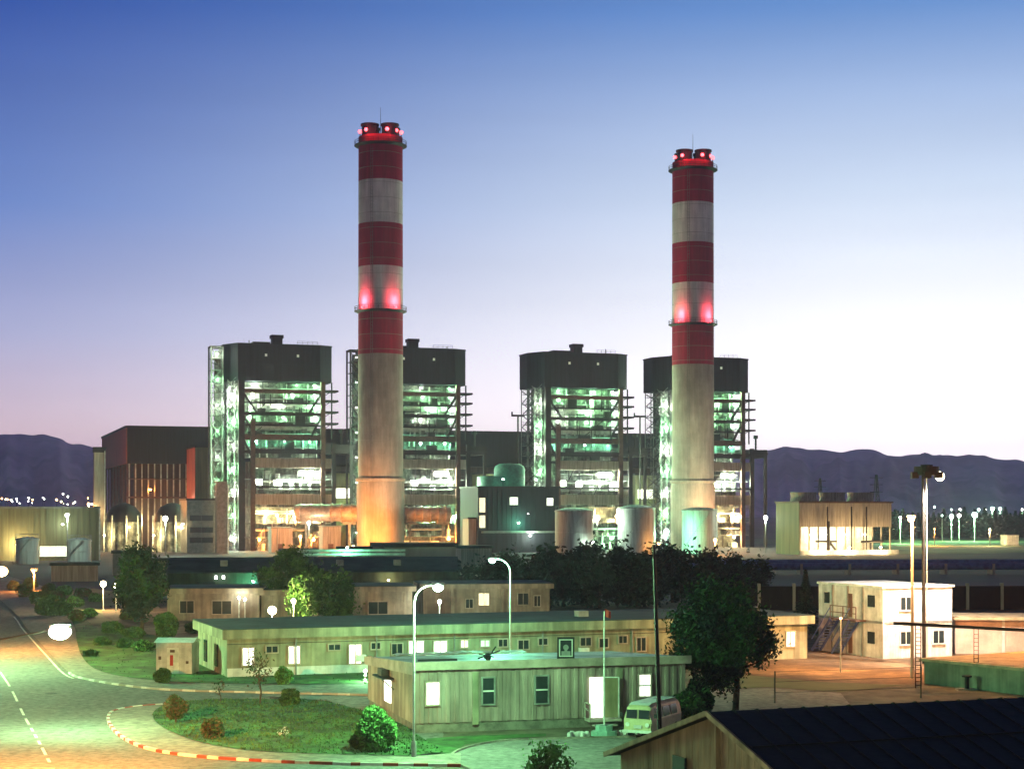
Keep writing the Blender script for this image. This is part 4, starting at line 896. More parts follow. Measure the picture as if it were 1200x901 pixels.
# pipe gantry rail
t = thing('pipe_gantry', 'thin orange lit pipe gantry rail on posts in front of the portacabin', 'gantry', gp(1076, 806), R(-12))
b = MB(); b.bar((-1.7, 0, 4.55), (9.5, -.2, 4.1), .2, .22); b.build('rail', M['steel_brown'], t)
b = MB()
for s_ in (-.18, .18): b.bar((s_, 0, 0), (s_, 0, 4.5), .07)
for k in range(16): b.bar((-.18, 0, .2 + k * .28), (.18, 0, .2 + k * .28), .05)
b.build('ladder_post', M['steel_brown'], t)
b = MB()
for s_ in (3.8, 4.1): b.bar((s_, .1, 0), (s_, .1, 4.2), .05)
for k in range(14): b.bar((3.8, .1, .2 + k * .28), (4.1, .1, .2 + k * .28), .04)
b.build('ladder_post', M['steel_brown'], t)
# low basin building
q = gp(1082, 801); t = thing('low_basin', 'low flat topped concrete tank with green side walls at the right edge', 'tank', q, R(-57))
b = MB(); b.box(0, 16, .1, 14, 0, 1.65); b.build('wall', M['wall_green'], t)
b = MB(); b.box(-.25, 16.2, -.2, 14.2, 1.65, 1.85); b.build('rim', M['orange_roof'], t); b = MB(); b.box(.2, 15.8, .3, 13.8, 1.85, 1.88); b.build('top_slab', M['orange_roof'], t)
t = thing('valve_stand', 'small dark valve on a base plate beside the low concrete tank', 'valve', gp(1133, 808), 0)
b = MB(); b.box(-.7, .7, -.4, .4, 0, .1); b.build('base_plate', M['concrete'], t); b = MB(); b.cyl((0, 0, .1), (0, 0, .9), .15, None, 10); b.cyl((0, 0, .9), (0, 0, 1), .35, None, 12); b.build('valve_body', M['steel_dark'], t)

# masts
t = thing('high_mast', 'tall dark floodlight mast with a round head and one glowing lamp', 'mast', gp(1083, 778), 0)
zt = zz(556, 138.9)
b = MB(); b.cyl((0, 0, 0), (-.1, 0, zt), .17, .11, 12); b.build('pole', M['steel_dark'], t)
b = MB(); b.cyl((.2, 0, zt - .05), (.2, 0, zt + .65), 1.05, 1.0, 20); b.cyl((.2, 0, zt + .65), (.2, 0, zt + .8), .5, None, 12); b.build('head_frame', M['steel_dark'], t)
for a in range(6):
    x, y = .2 + 1.1 * math.cos(a * math.tau / 6 + .35), 1.1 * math.sin(a * math.tau / 6 + .35); b = MB(); b.box(x - .28, x + .28, y - .2, y + .2, zt - .3, zt + .2); b.build('floodlight', M['steel_dark'], t)
b = MB(); b.ball((1.15, -.5, zt - .15), .38, 0, 12, 8); b.build('bulb', M['bulb_warm'], t); spot(t, (1.2, -1.0, zt - .5), (1, 6, 0), 60000, (1, .88, .70), 110, 1.0)
b = MB()
b.cyl((.24, -.05, 0), (.16, -.05, zt), .05, None, 6)
b.build('cable_pipe', M['pipe_light'], t)
t = thing('lamp_post', 'orange tinted tall lamp post with star lamp in front of the white stacked cabins', 'lamp post', gp(1069, 795), 0)
z_ = zz(606, 126.9); b = MB(); b.cyl((0, 0, 0), (0, 0, z_), .14, .09, 10); b.build('pole', M['cladding_beige'], t); b = MB(); b.box(-.4, .2, -.15, .15, z_, z_ + .15); b.build('lamp_head', M['steel_grey'], t)
b = MB(); b.ball((-.1, -.1, z_ - .12), .24, 0, 10, 6); b.build('bulb', M['bulb_sodium'], t); light(t, (-.6, -1.6, z_ - .6), 3500, (1, .5, .18), .3); spot(t, (-.3, -.6, z_ - .4), (-1, 14, 0), 40000, (1, .45, .14), 125, 1.0)
# wall flood lamp lighting the cabin yard
t = thing('yard_lamp', 'sodium flood lamp on a pole at the right edge of the cabin yard', 'lamp', gp(1215, 788) , 0)
b = MB(); b.cyl((0, 0, 0), (0, 0, 6.5), .1, None, 8); b.build('pole', M['steel_grey'], t); b = MB(); b.ball((0, -.1, 6.6), .22); b.build('bulb', M['bulb_sodium'], t); light(t, (-.5, -.4, 6.4), 2200, SODIUM, .3)
t = thing('yard_lamp', 'low sodium lamp lighting the sandy yard left of the stacked cabins', 'lamp', gp(985, 788), 0)
b = MB(); b.cyl((0, 0, 0), (0, 0, 4.2), .06, None, 8); b.build('pole', M['steel_grey'], t); b = MB(); b.ball((0, -.1, 4.2), .09); b.build('bulb', M['bulb_sodium'], t); light(t, (0, .4, 4.0), 900, (1, .62, .3), .3)

# thin dark utility pole in front
t = thing('utility_pole', 'thin black leaning utility pole in front of the minibus', 'pole', (7.0, 80, 0), 0)
b = MB(); b.cyl((0, 0, -.1), (-.35, 0, 10.9), .13, .07, 8); b.build('shaft', M['black_metal'], t)
b = MB(); b.bar((-.6, 0, 10.4), (-.1, 0, 10.4), .08); b.build('crossarm', M['black_metal'], t)
t = thing('fence', 'wire strung between two thin posts beside the concrete path', 'fence', gp(908, 824), R(18))
for k in range(2): b = MB(); b.bar((k * 10.8, 0, 0), (k * 10.8, 0, 2.1), .07); b.build('post', M['steel_dark'], t)
b = MB()
for z in (.7, 1.4, 2.05): b.bar((0, 0, z), (10.8, 0, z), .025)
b.build('wire', M['steel_dark'], t)

# ------------------------------------------------------------------ minibus, flagpole
t = thing('minibus', 'old beige minibus with pale roof parked beside the hut', 'minibus', gp(748, 866), R(-27))
W_, Ln, z0_, zr = .85, 4.4, .35, 1.95
def van_ring(y, f, top): # cross-section
    return [(-W_ * f, y, z0_), (-W_ * f * 1.02, y, 1.05), (-W_ * f * .86, y, top - .15), (-W_ * f * .6, y, top), (W_ * f * .6, y, top), (W_ * f * .86, y, top - .15), (W_ * f * 1.02, y, 1.05), (W_ * f, y, z0_)]
rings = [van_ring(0, .93, 1.72), van_ring(.12, .98, 1.85), van_ring(.5, 1, zr), van_ring(Ln - .4, 1, zr), van_ring(Ln, .92, 1.75)]
for p_ in (0,):
    rings[0] = [(x, y - (.0 if z > 1.1 else .12), z) for x, y, z in rings[0]]
b = MB(); vs = [p for r_ in rings for p in r_]; fs = []
for j in range(4):
    for i in range(8): fs.append((j * 8 + i, j * 8 + (i + 1) % 8, (j + 1) * 8 + (i + 1) % 8, (j + 1) * 8 + i))
fs += [tuple(range(8)), tuple(range(39, 31, -1))]; b.add(vs, fs)
b.build('body', mat('van_paint', (0.48, 0.44, 0.26), 0.4, 0.15, 1), t)
b = MB(); b.add([(-.6, .1, 1.87), (.6, .1, 1.87), (.62, .5, 1.965), (-.62, .5, 1.965), (.62, Ln - .3, 1.965), (-.62, Ln - .3, 1.965)], [(0, 1, 2, 3), (3, 2, 4, 5)]); b.build('roof', M['white_metal'], t)
for x0, x1 in ((-.68, -.05), (.05, .68)):
    b = MB(); b.add([(x0, -.1, 1.15), (x1, -.1, 1.15), (x1, -.045, 1.62), (x0, -.045, 1.62)], [(0, 1, 2, 3)]); b.build('windscreen', M['glass_dark'], t)
for s_ in (-1, 1):
    for y in (.5, 1.6, 2.7):
        b = MB(); b.add([(s_ * .875, y, 1.15), (s_ * .875, y + .9, 1.15), (s_ * .79, y + .9, 1.68), (s_ * .79, y, 1.68)], [(0, 1, 2, 3)]); b.build('side_window', M['glass_dark'], t)
    for y in (.9, 3.4):
        b = MB(); b.cyl((s_ * .68, y, .33), (s_ * .88, y, .33), .33, None, 18); wv = b.build('wheel', M['black_metal'], t); b = MB(); b.cyl((s_ * .87, y, .33), (s_ * .9, y, .33), .17, None, 14); b.build('hubcap', M['white_metal'], wv)
    b = MB(); b.cyl((s_ * .58, -.14, .82), (s_ * .58, -.17, .82), .12, None, 14); b.build('headlight', M['white_metal'], t)
    b = MB(); b.box(s_ * 1.0 - .08, s_ * 1.0 + .08, -.02, .04, 1.2, 1.42); b.bar((s_ * .85, .05, 1.3), (s_ * 1.0, .02, 1.3), .03); b.build('mirror', M['black_metal'], t)
b = MB(); b.box(-.86, .86, -.25, -.1, .38, .52); b.build('bumper', M['white_metal'], t)
b = MB(); b.box(-.2, .25, -.17, -.125, .62, .8); b.build('number_plate', M['white_paint'], t)

t = thing('flagpole', 'slim white flagpole with a small red flag rising from a stepped teal pedestal', 'flagpole', gp(708, 862), R(12))
b = MB(); b.cyl((0, 0, .3), (0, 0, zz(716, 94.7)), .05, .035, 8); b.build('pole', M['white_metal'], t)
zf = zz(722, 94.7); b = MB(); n = 6; vs = [(.04 + .07 * i, .03 * math.sin(i * 1.6), zf + zq - .03 * i) for zq in (0, .42) for i in range(n)]
b.add(vs, [(i, i + 1, n + i + 1, n + i) for i in range(n - 1)]); b.build('flag', M['red_paint'], t)
b = MB(); b.prism([(.75 * math.cos(i * math.tau / 8), .6 * math.sin(i * math.tau / 8)) for i in range(8)], 0, .3); b.prism([(.5 * math.cos(i * math.tau / 8), .42 * math.sin(i * math.tau / 8)) for i in range(8)], .3, .62); b.build('pedestal', mat('pedestal_paint', (.25, .42, .36), .6), t)
b = MB()
for s_ in (-1, 1):
    for k in range(5): b.ball((s_ * (1.0 + .25 * k), rnd.uniform(-.2, .2), .12), .2, 0, 7, 5, .5)
b.build('edging_stones', M['white_paint'], t)

# ------------------------------------------------------------------ street lamps
def curved_lamp(label, base, top, reach, color, power, group='curved street lamps', s_=.28, ang=0.0):
    t = thing('street_lamp', label, 'street lamp', base, ang, group)
    sg = 1 if reach > 0 else -1; rr = abs(reach)
    pts = [(0, 0, 0), (0, 0, top * .5), (0, 0, top - rr)] + [(sg * rr * (1 - math.cos(a)), 0, top - rr + rr * math.sin(a)) for a in [k * math.pi / 16 for k in range(1, 9)]]
    b = MB(); b.tube(pts, .065, 10, r1=.045); b.cyl((0, 0, 0), (0, 0, .9), .13, None, 12); b.build('pole', M['white_metal'], t)
    x = reach; b = MB(); b.box(min(x, x + sg * .62), max(x, x + sg * .62), -.16, .16, top - .02, top + .14); b.build('lamp_head', M['steel_grey'], t)
    b = MB(); b.ball((x + sg * .32, 0, top - .1), s_, 0, 12, 8, rz=s_ * .8); b.build('bulb', M[BULB[color]], t)
    light(t, (x + sg * .32, 0, top - .5), power, color, .25); return t
curved_lamp('tall curved street lamp glowing green white in front of the hut corner', gp(485, 889), 8.75, .9, GREEN, 6000, s_=.26)
curved_lamp('curved street lamp glowing green behind the hut roof with its arm bent to the left', gp(598, 800), 9.0, -1.0, TEAL, 4200, s_=.24)
t = thing('street_lamp', 'dazzling white green street lamp over the road at the left on a long dark arm', 'street lamp', (-30.5, 95, 0), 0)
b = MB(); b.tube([(0, 0, 0), (0, 0, 5.2)], .11, 10, r1=.08); b.build('pole', M['steel_dark'], t)
b = MB(); b.tube([(0, 0, 5.2), (1.4, 0, 5.22), (4.2, 0, 5.72), (5.0, 0, 5.95)], .06, 8, r1=.045); b.build('arm', M['steel_dark'], t)
b = MB(); b.box(4.8, 5.9, -.2, .2, 5.95, 6.12); b.build('lamp_head', M['steel_grey'], t)
b = MB(); b.ball((5.35, -.05, 5.75), .62, 0, 16, 12, rz=.42); b.build('bulb', M['bulb_white'], t); light(t, (5.4, -.2, 5.2), 1500, GREEN, .3); light(t, (5.4, 1.0, 6.3), 2500, GREEN, .3)
# lamps that light the road
curved_lamp('added green street lamp, unseen beyond the left edge, lighting road and verge', (-50, 132, 0), 11, 1.2, GREEN, 30000)  # added off-frame lamp, supplies the dazzling lamp's green light on road and verge
t = curved_lamp('orange street lamp beside the near end of the road', (-25, 71, 0), 8, 1.2, SODIUM, 10)
for ch in list(t.children):
    if ch.type == 'LIGHT': bpy.data.objects.remove(ch)
spot(t, (1.5, .3, 7.6), (2.2, 13.5, 0), 130000, (1, .40, .09), 84, 1.0)
curved_lamp('orange sodium street lamp where the road leaves the picture on the left', (wp(-9, 150).x, 150, 0), zz(668, 150), .5, SODIUM, 16000, s_=.55)
def post_lamp(label, px, py, base, color, power, group='globe post lamps', s_=.3):
    g = gp(px, base); t = thing('post_lamp', label, 'lamp', g, 0, group); z = zz(py, g.y)
    b = MB(); b.cyl((0, 0, 0), (0, 0, z), .07, .05, 8); b.cyl((0, 0, 0), (0, 0, .3), .14, None, 8); b.build('pole', M['white_metal'], t)
    b = MB(); b.cyl((0, 0, z - .35), (0, 0, z - .25), .16, None, 10); b.build('collar', M['steel_grey'], t)
    b = MB(); b.ball((0, 0, z), s_, 0, 12, 8); b.build('globe', M[BULB[color]], t); light(t, (0, -s_ - .15, z + .1), power, color, .2); return t
post_lamp('very bright globe post lamp behind the long green barrack roof', 319, 715, 752, WARM, 1900, s_=.42)
post_lamp('bright globe post lamp on the flower bed, left of a pair', 121, 684, 716, WARM, 1600, s_=.38)
post_lamp('dimmer globe post lamp on the flower bed, right of a pair', 136, 686, 717, WARM, 900, s_=.3)
post_lamp('small globe post lamp by the office corner, left of a close pair', 280, 700, 727, WHITE, 60, s_=.16)
post_lamp('small globe post lamp by the office corner, right of a close pair', 287, 702, 727, WHITE, 60, s_=.16)
post_lamp('white globe lamp in the gap beside the office with a reddish window', 515, 705, 726, WHITE, 900, s_=.22)
post_lamp('garden lamp shining up into the pale green bush', 344, 704, 733, WARM, 2600, s_=.25)
post_lamp('green garden lamp at the end of the long verge by the hut', 428, 786, 800, GREEN, 500, s_=.12)

t = thing('post_lamp', 'warm globe post lamp standing in front of the gabled shed', 'lamp', (-2.5, 48, 0), 0)
b = MB(); b.cyl((0, 0, 0), (0, 0, 4.6), .07, .05, 8); b.build('pole', M['steel_grey'], t); b = MB(); b.ball((0, 0, 4.75), .18, 0, 12, 8); b.build('globe', M['bulb_warm'], t); light(t, (0, .4, 4.8), 1700, (1, .86, .5), .2)
# distant lamps with poles on the right
for k, (px, py, d, s_) in enumerate(((1055, 606, 640, .45), (1104, 604, 680, .3), (1115, 605, 690, .85), (1124, 604, 700, .75), (1142, 603, 690, 1.05), (1115, 597, 900, .4), (1125, 597, 900, .6), (1130, 598, 920, .4), (1147, 597, 900, .6), (1155, 597, 930, .5), (1163, 596, 900, .95), (1172, 596, 900, .75), (1198, 597, 900, .5), (1086, 594, 900, .35), (1095, 594, 920, .45))):
    g = wp(px, d); t = thing('field_lamp', ('distant white green lamp post over the lit field, number %s from the left of the row' % ['one', 'two', 'three', 'four', 'five', 'six', 'seven', 'eight', 'nine', 'ten', 'eleven', 'twelve', 'thirteen', 'fourteen', 'fifteen'][k]) , 'lamp', g, 0, 'distant lamps along the lit field'); z = zz(py, d)
    t['label'] = 'distant white lamp on a tall pole among the row over the lit field'
    b = MB(); b.cyl((0, 0, 0), (0, 0, z), .16, .1, 6); b.build('pole', M['white_metal'], t); b = MB(); b.ball((0, 0, z), s_, 0, 8, 6); b.build('bulb', M['bulb_green' if k % 3 else 'bulb_white'], t)
    if k in (2, 4, 10, 0): light(t, (0, -1.5, z - .8), 26000, GREEN, .4)
for px, c in ((1095, SODIUM), (1160, WARM)):
    t = thing('field_lamp', 'low orange flood lamp at the near edge of the lit field' if c == SODIUM else 'low yellow flood lamp beside the white hut on the lit field', 'lamp', wp(px, 600), 0); b = MB(); b.cyl((0, 0, 0), (0, 0, 6), .12, None, 6); b.build('pole', M['steel_grey'], t); b = MB(); b.ball((0, 0, 6), .2, 0, 8, 6); b.build('bulb', M[BULB[c]], t); light(t, (0, 0, 5), 14000, c, .4)
t = thing('field_hut', 'tiny white hut on the lit field near the right edge', 'hut', wp(1180, 610), R(10)); b = MB(); b.box(0, 4.5, 0, 5, 0, 3.6); b.build('wall', M['white_paint'], t); b = MB(); b.box(-.2, 4.7, -.2, 5.2, 3.6, 3.8); b.build('roof', M['steel_grey'], t)
# town lights on the left beneath the mountain
for k in range(26):
    px = rnd.uniform(0, 112); py = rnd.uniform(583, 593) if px < 70 else rnd.uniform(578, 592); d = rnd.uniform(1500, 2400)
    t = thing('town_lamp', 'tiny distant orange white town lamp under the left mountain', 'lamp', wp(px, d), 0, 'town lamps under the mountain'); z = zz(py, d); b = MB(); b.cyl((0, 0, 0), (0, 0, z), .25, None, 5); b.build('pole', M['steel_dark'], t)
    b = MB(); b.ball((0, 0, z), rnd.uniform(.5, 1.2), 0, 6, 5); b.build('bulb', M[rnd.choice(('bulb_warm', 'bulb_sodium', 'bulb_white'))], t)

# pylons behind the cooling tower
for px, top, d, lab in ((961, 560, 900, 'thin lattice pylon behind the left fan drum of the cooling tower'), (1027, 556, 800, 'lattice power pylon behind the right end of the cooling tower')):
    t = thing('pylon', lab, 'pylon', wp(px, d), R(20)); z = zz(top, d); b = MB()
    for i, j in ((-1, -1), (1, -1), (1, 1), (-1, 1)): b.bar((i * 2, j * 2, 0), (i * .3, j * .3, z), .3)
    for k in range(8):
        f, g = k / 8, (k + 1) / 8; b.bar((-(2 - 1.7 * f), -2 + 1.7 * f, z * f), (2 - 1.7 * g, -2 + 1.7 * g, z * g), .18); b.bar((2 - 1.7 * f, -2 + 1.7 * f, z * f), (-(2 - 1.7 * g), -2 + 1.7 * g, z * g), .18)
    b.build('tower_frame', M['steel_dark'], t); b = MB()
    for f in (.72, .84, .95): b.bar((-3.4, 0, z * f), (3.4, 0, z * f), .3)
    b.build('crossarm', M['steel_dark'], t)

def ordn(i):
    one = ['', 'first', 'second', 'third', 'fourth', 'fifth', 'sixth', 'seventh', 'eighth', 'ninth', 'tenth', 'eleventh', 'twelfth', 'thirteenth', 'fourteenth', 'fifteenth', 'sixteenth', 'seventeenth', 'eighteenth', 'nineteenth', 'twentieth']
    return one[i] if i <= 20 else ('twenty-' + one[i - 20] if i < 30 else ('thirtieth' if i == 30 else 'thirty-' + one[i - 30]))
def number_row(kind, grp, text):
    L_ = sorted([o for o in col.objects if o.get('group') == grp], key=lambda o: o.location.x / o.location.y)
    for i, o in enumerate(L_): o['label'] = text % ordn(i + 1)
# ------------------------------------------------------------------ vegetation
def tree(label, loc, h, rad, n, leafm=('leaf_a', 'leaf_b'), size=.2, cz=None, name='tree', nclump=40, trunk_r=.22, group=None, spread=.25, low=-1.0, cat='tree', lean=0.0):
    t = thing(name, label, cat, loc, 0, group); cz = cz if cz is not None else h - rad[2]
    b = MB(); b.tube([(0, 0, -.1), (.1, .05, cz * .35), (-.05, 0, cz * .7), (0, 0, cz)], trunk_r, 8, r1=trunk_r * .55)
    for k in range(9):
        a = rnd.uniform(0, 6.28); z = rnd.uniform(cz * .45, cz + rad[2] * .2); e = Vector((math.cos(a) * rad[0] * .7, math.sin(a) * rad[1] * .7, z + rad[2] * rnd.uniform(.2, .7)))
        m_ = Vector((e.x * .45, e.y * .45, z + (e.z - z) * .35)); b.tube([(0, 0, z), m_, e], trunk_r * .42, 6, r1=trunk_r * .1)
    b.build('trunk', M['bark'], t)
    b = MB(); b.leaves((lean, 0, cz), rad, n, size, nclump, (0, 1), spread, low); b.build('crown', [M[x] for x in leafm], t)
    return t
tree('big dark broadleaf tree between the hut and the orange lit building end', gp(862, 832), 8.3, (3.6, 3.3, 3.5), 27000, ('leaf_a', 'leaf_c'), .13, nclump=130, spread=.15, cz=4.75, lean=-.95)
tree('tall dark leafy tree beside the office on the left', gp(166, 741), 9.0, (2.9, 2.8, 3.9), 13000, ('leaf_a', 'leaf_c'), .17, cz=5.2, nclump=80, spread=.15)
tree('broad round tree behind the bright globe lamp', gp(340, 724), 7.6, (4.2, 4, 3.3), 13000, ('leaf_a', 'leaf_b'), .17, cz=4.9, nclump=80, spread=.15)
tree('dark pear shaped tree lit yellow on its left side', gp(385, 733), 6.0, (3.2, 3, 2.9), 6000, ('leaf_a', 'leaf_b'), .2, cz=3.2, nclump=50, spread=.2)
tree('pale yellow green bush glowing beside the globe lamp', gp(352, 731), 3.8, (1.5, 1.3, 2.3), 2800, ('leaf_bright', 'leaf_bright'), .15, cz=2.6, trunk_r=.1, nclump=30, name='bush', cat='bush')
tree('bare branched small tree in front of the barrack windows', gp(304, 826), 4.0, (1.0, 1.0, 1.3), 260, ('leaf_brown', 'leaf_a'), .1, cz=2.4, trunk_r=.07)
tree('sparse sapling with forked twigs behind the island lawn', gp(257, 824), 1.9, (.7, .6, .5), 60, ('leaf_brown', 'leaf_a'), .08, cz=1.2, trunk_r=.04)
# dark hedge trees in the middle (things one can tell apart by outline)
hp = [(560, 226, 5.6), (578, 232, 6.2), (597, 228, 6.8), (618, 224, 6.2), (640, 230, 7.3), (660, 222, 7.2), (682, 226, 8.0), (703, 220, 7.6), (724, 228, 7.9), (745, 222, 7.2), (766, 226, 7.8), (788, 232, 7.4), (812, 236, 7.2), (836, 240, 6.6), (860, 246, 6.0), (886, 250, 5.6)]
proto = [tree('dark evergreen tree in the thick belt behind the offices', (0, 0, 0), h_, (2.6, 2.2, h_ * .5), 2600, ('leaf_dark', 'leaf_c'), .3, cz=h_ * .52, nclump=36, spread=.24) for h_ in (6.4, 7.2, 7.8)]
for i, (px, d, h_) in enumerate(hp):
    p = proto[i % 3] if i < 3 else dup(proto[i % 3], (0, 0, 0)); p.location = wp(px, d); p.rotation_euler = (0, 0, i * 1.3); s_ = h_ / (6.4, 7.2, 7.8)[i % 3]; p.scale = (s_ * 1.1, s_ * 1.1, s_)
    p['group'] = 'dark evergreen tree belt'; p['label'] = 'dark evergreen tree in the thick belt between the offices and the storage tanks'
# conifer near the cabins
def conifer(label, loc, h, r_, n, m=('leaf_dark', 'leaf_c'), size=.22, group=None):
    t = thing('conifer', label, 'tree', loc, 0, group); b = MB(); b.cyl((0, 0, 0), (0, 0, h * .95), .16, .03, 8); b.build('trunk', M['bark'], t); b = MB()
    for k in range(n):
        f = rnd.random() ** 1.3; z = h * (.08 + .92 * f); a = rnd.uniform(0, 6.28); rr = r_ * (1 - f) * (0.55 + .5 * rnd.random() + .2 * math.sin(z * 5 + a * 3)); c = Vector((rr * math.cos(a), rr * math.sin(a), z - rr * .2))
        u = Vector((math.cos(a), math.sin(a), -.3 + rnd.uniform(-.3, .3))) * size; w_ = Vector((-math.sin(a), math.cos(a), rnd.uniform(-.5, .5))) * size * .4; b.add([c - u, c - w_, c + u, c + w_], [(0, 1, 2, 3)], rnd.randrange(2))
    b.build('crown', [M[x] for x in m], t); return t
conifer('dark narrow conifer left of the white stacked cabins', gp(944, 746), 6.6, 1.5, 2600)
# tree row on the right horizon
cps = [conifer('distant dark tree in the row behind the lit field', (0, 0, 0), 13.5, 4.2, 900, size=.9), conifer('distant dark tree in the row behind the lit field', (0, 0, 0), 12, 4.8, 900, size=.9)]
pts = [(px, 780 + (i % 4) * 22, .86 + .2 * rnd.random()) for i, px in enumerate(range(1046, 1216, 6))] + [(px, 720, .95) for px in (1020, 1030, 1040, 1049)]
for i, (px, d, s_) in enumerate(pts):
    p = cps[i % 2] if i < 2 else dup(cps[i % 2], (0, 0, 0)); p.location = wp(px, d); p.rotation_euler = (0, 0, i * 1.1); p.scale = (s_,) * 3; p['group'] = 'distant tree row'; p['label'] = 'distant dark tree in the row behind the lit field'
# trimmed bushes
def bush(label, loc, r_, h, n=1500, m=('leaf_a', 'leaf_b'), stem=.0, size=.09, cat='bush'):
    t = thing('trimmed_bush', label, cat, loc, 0); zc = stem + h / 2; b = MB()
    b.cyl((0, 0, 0), (0, 0, zc), .06, .04, 6); b.build('stem', M['bark'], t); b = MB()
    for k in range(n):
        v = Vector([rnd.gauss(0, 1) for _ in range(3)]).normalized(); q = (.74 + .3 * rnd.random()) * (1 + .16 * math.sin(v.x * 3.1 + loc[0]) * math.cos(v.z * 4 + v.y * 3 + loc[1])); c = Vector((v.x * r_ * q, v.y * r_ * q, zc + v.z * h / 2 * q))
        u = (v + Vector([rnd.uniform(-.9, .9) for _ in range(3)])).normalized() * size; w_ = u.orthogonal().normalized() * size * .6; b.add([c - u, c - w_, c + u, c + w_], [(0, 1, 2, 3)], rnd.randrange(2))
    b.ball((0, 0, zc), r_ * .68, 0, 14, 10, .2, rz=h * .33); b.build('foliage', [M[x] for x in m], t); return t
bush('dark ball shaped bush on a thin stem at the island tip', gp(206, 849), .66, 1.3, m=('leaf_brown', 'leaf_a'), stem=.35)
bush('dark reddish ball bush near the red and white kerb', gp(249, 867), .6, 1.2, m=('leaf_brown', 'leaf_a'))
bush('round dark bush at the back edge of the island lawn', gp(340, 827), .62, 1.15)
bush('round green bush on the verge beside the small bare tree', gp(333, 803), .62, 1.3, m=('leaf_bright', 'leaf_b'))
bush('low round bush in front of the white kiosk', gp(190, 801), .62, 1.1)
bush('tall round green bush behind the white kiosk', gp(195, 747), 1.15, 2.4, 2500, m=('leaf_b', 'leaf_a'), size=.13)
bush('green conifer like shrub by the lower left corner of the hut', gp(441, 882), .95, 2.3, 3800, m=('leaf_bright', 'leaf_b'), size=.11)
bush('rounded bush at the left side of the hut end wall', gp(425, 880), .6, 1.1, 1400, m=('leaf_b', 'leaf_a'))
bush('green clipped bush beside the road behind the dazzling lamp', gp(57, 722), 1.6, 2.6, 2200, size=.16)
bush('bushy green plant at the corner between hut and minibus', gp(805, 850), 1.0, 2.0, 2000, m=('leaf_b', 'leaf_a'))
bush('spiky dark plant between the minibus and the big tree', gp(818, 846), .8, 2.6, 1500, m=('leaf_a', 'leaf_dark'), size=.16)
tree('bright green treetop poking up at the bottom edge before the court', (1.6, 76, 0), 2.0, (1.1, 1, 1), 2200, ('leaf_bright', 'leaf_b'), .09, cz=1.2, name='bush', trunk_r=.07, cat='bush')
k_ = 0
for px, base, r_, h, m, lab in ((28, 700, 1.1, 1.9, ('leaf_b', 'leaf_brown'), 'orange lit roadside shrub nearest the left edge'), (45, 708, 1.2, 1.8, ('leaf_a', 'leaf_b'), 'roadside shrub second from the left edge'), (66, 706, 1.3, 1.7, ('leaf_brown', 'leaf_b'), 'brownish shrub behind the roadside shrubs'),
        (88, 712, 1.2, 1.5, ('leaf_b', 'leaf_bright'), 'yellow green shrub left of the paired globe lamps'), (104, 724, .9, 1.1, ('leaf_bright', 'leaf_b'), 'low bright shrub under the paired globe lamps'), (150, 727, .9, 1.2, ('leaf_brown', 'leaf_b'), 'low brown shrub right of the paired globe lamps'),
        (120, 757, .8, .8, ('leaf_a', 'leaf_b'), 'low dark shrub on the verge above the pavement bend'), (148, 760, .9, .9, ('leaf_b', 'leaf_a'), 'low shrub in the middle of the verge left of the kiosk'), (168, 764, .9, 1.0, ('leaf_bright', 'leaf_a'), 'flowering shrub just left of the kiosk'), (106, 770, .6, .6, ('leaf_a', 'leaf_a'), 'small dark shrub at the edge of the verge lawn')):
    bush(lab, gp(px, base), r_, h, 900, m, size=.13)
side_words = ['lowest', 'tallest', 'leafiest', 'brownest']
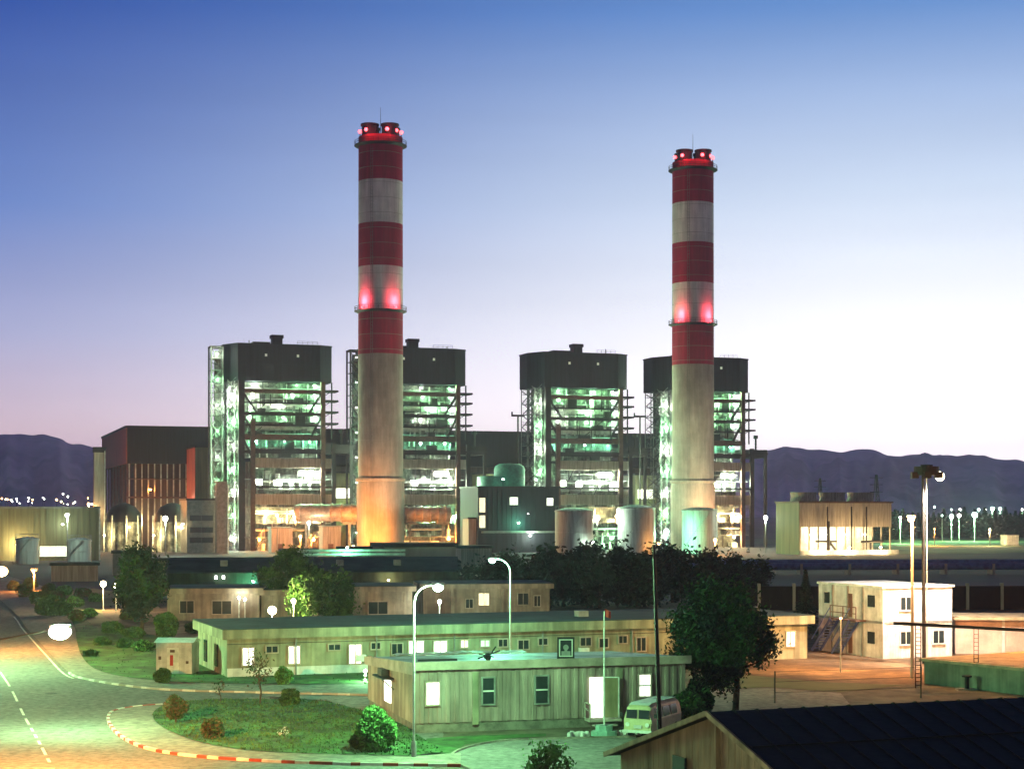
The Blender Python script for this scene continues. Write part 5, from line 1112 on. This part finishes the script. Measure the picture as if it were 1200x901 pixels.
for k, (px, base, r_, h, m, lab) in enumerate(((16, 692, .9, 1.6, ('leaf_brown', 'leaf_b'), 'orange lit shrub at the very edge of the road under the sodium lamp'), (36, 690, 1.1, 1.9, ('leaf_b', 'leaf_a'), 'green shrub behind the orange lit roadside shrub'), (57, 696, 1.0, 1.6, ('leaf_a', 'leaf_b'), 'dark shrub in the back row of the roadside bed'),
        (76, 698, 1.1, 1.5, ('leaf_bright', 'leaf_b'), 'bright shrub in the back row of the roadside bed'), (97, 700, 1.2, 1.4, ('leaf_b', 'leaf_brown'), 'broad shrub just left of the paired globe lamps'), (112, 706, .9, 1.3, ('leaf_b', 'leaf_bright'), 'yellow lit shrub between road bed and globe lamps'),
        (74, 722, 1.1, 1.6, ('leaf_b', 'leaf_a'), 'shrub right of the clipped bush by the road'), (90, 728, .9, 1.3, ('leaf_brown', 'leaf_b'), 'brown leaved shrub at the pavement inner edge'), (132, 742, 1.1, 1.2, ('leaf_a', 'leaf_b'), 'low broad shrub at the top of the green verge'), (156, 748, 1.1, 1.1, ('leaf_b', 'leaf_a'), 'low broad shrub beneath the tall left tree'),
        (226, 742, .8, 1.1, ('leaf_a', 'leaf_c'), 'dark shrub against the barrack gable wall'), (636, 716, 1.2, 1.8, ('leaf_a', 'leaf_c'), 'dark shrub at the right end of the office row'))):
    bush(lab, gp(px, base), r_, h, 1000, m, size=.14)
tree('small white flowering plant in the middle of the island lawn', gp(332, 868), .8, (.45, .4, .25), 160, ('white_paint', 'leaf_b'), .05, cz=.55, name='flowering_plant', trunk_r=.03, cat='plant')
# grass tufts over the lawns
b = MB()
def inside(p, poly):
    c = False; j = len(poly) - 1
    for i in range(len(poly)):
        a, q = poly[i], poly[j]
        if (a[1] > p[1]) != (q[1] > p[1]) and p[0] < (q[0] - a[0]) * (p[1] - a[1]) / (q[1] - a[1]) + a[0]: c = not c
        j = i
    return c
for poly, n in ((isl_in + gps([(520, 884), (470, 850), (420, 833), (380, 823)]), 9000), (list(side) + gps([(440, 780), (240, 778), (180, 745), (150, 742), (110, 735)]), 9000)):
    xs = [p[0] for p in poly]; ys = [p[1] for p in poly]
    for k in range(n):
        p = (rnd.uniform(min(xs), max(xs)), rnd.uniform(min(ys), max(ys)))
        if not inside(p, poly): continue
        a = rnd.uniform(0, 6.28); h = rnd.uniform(.05, .14); w_ = .06; b.add([(p[0] - w_ * math.cos(a), p[1] - w_ * math.sin(a), .13), (p[0] + w_ * math.cos(a), p[1] + w_ * math.sin(a), .13), (p[0] + rnd.uniform(-.05, .05), p[1] + rnd.uniform(-.05, .05), .13 + h)], [(0, 1, 2)], rnd.randrange(2))
o = b.build('grass', [M['leaf_b'], M['leaf_a']]); struct(o, 'stuff')

number_row('lamp', 'distant lamps along the lit field', '%s lamp from the left in the distant row over the lit field')
number_row('tree', 'dark evergreen tree belt', '%s evergreen from the left in the dark belt between offices and storage tanks')
number_row('tree', 'distant tree row', '%s dark tree from the left in the distant row behind the lit field')
number_row('lamp', 'town lamps under the mountain', '%s tiny town lamp from the left below the mountain at the left edge')
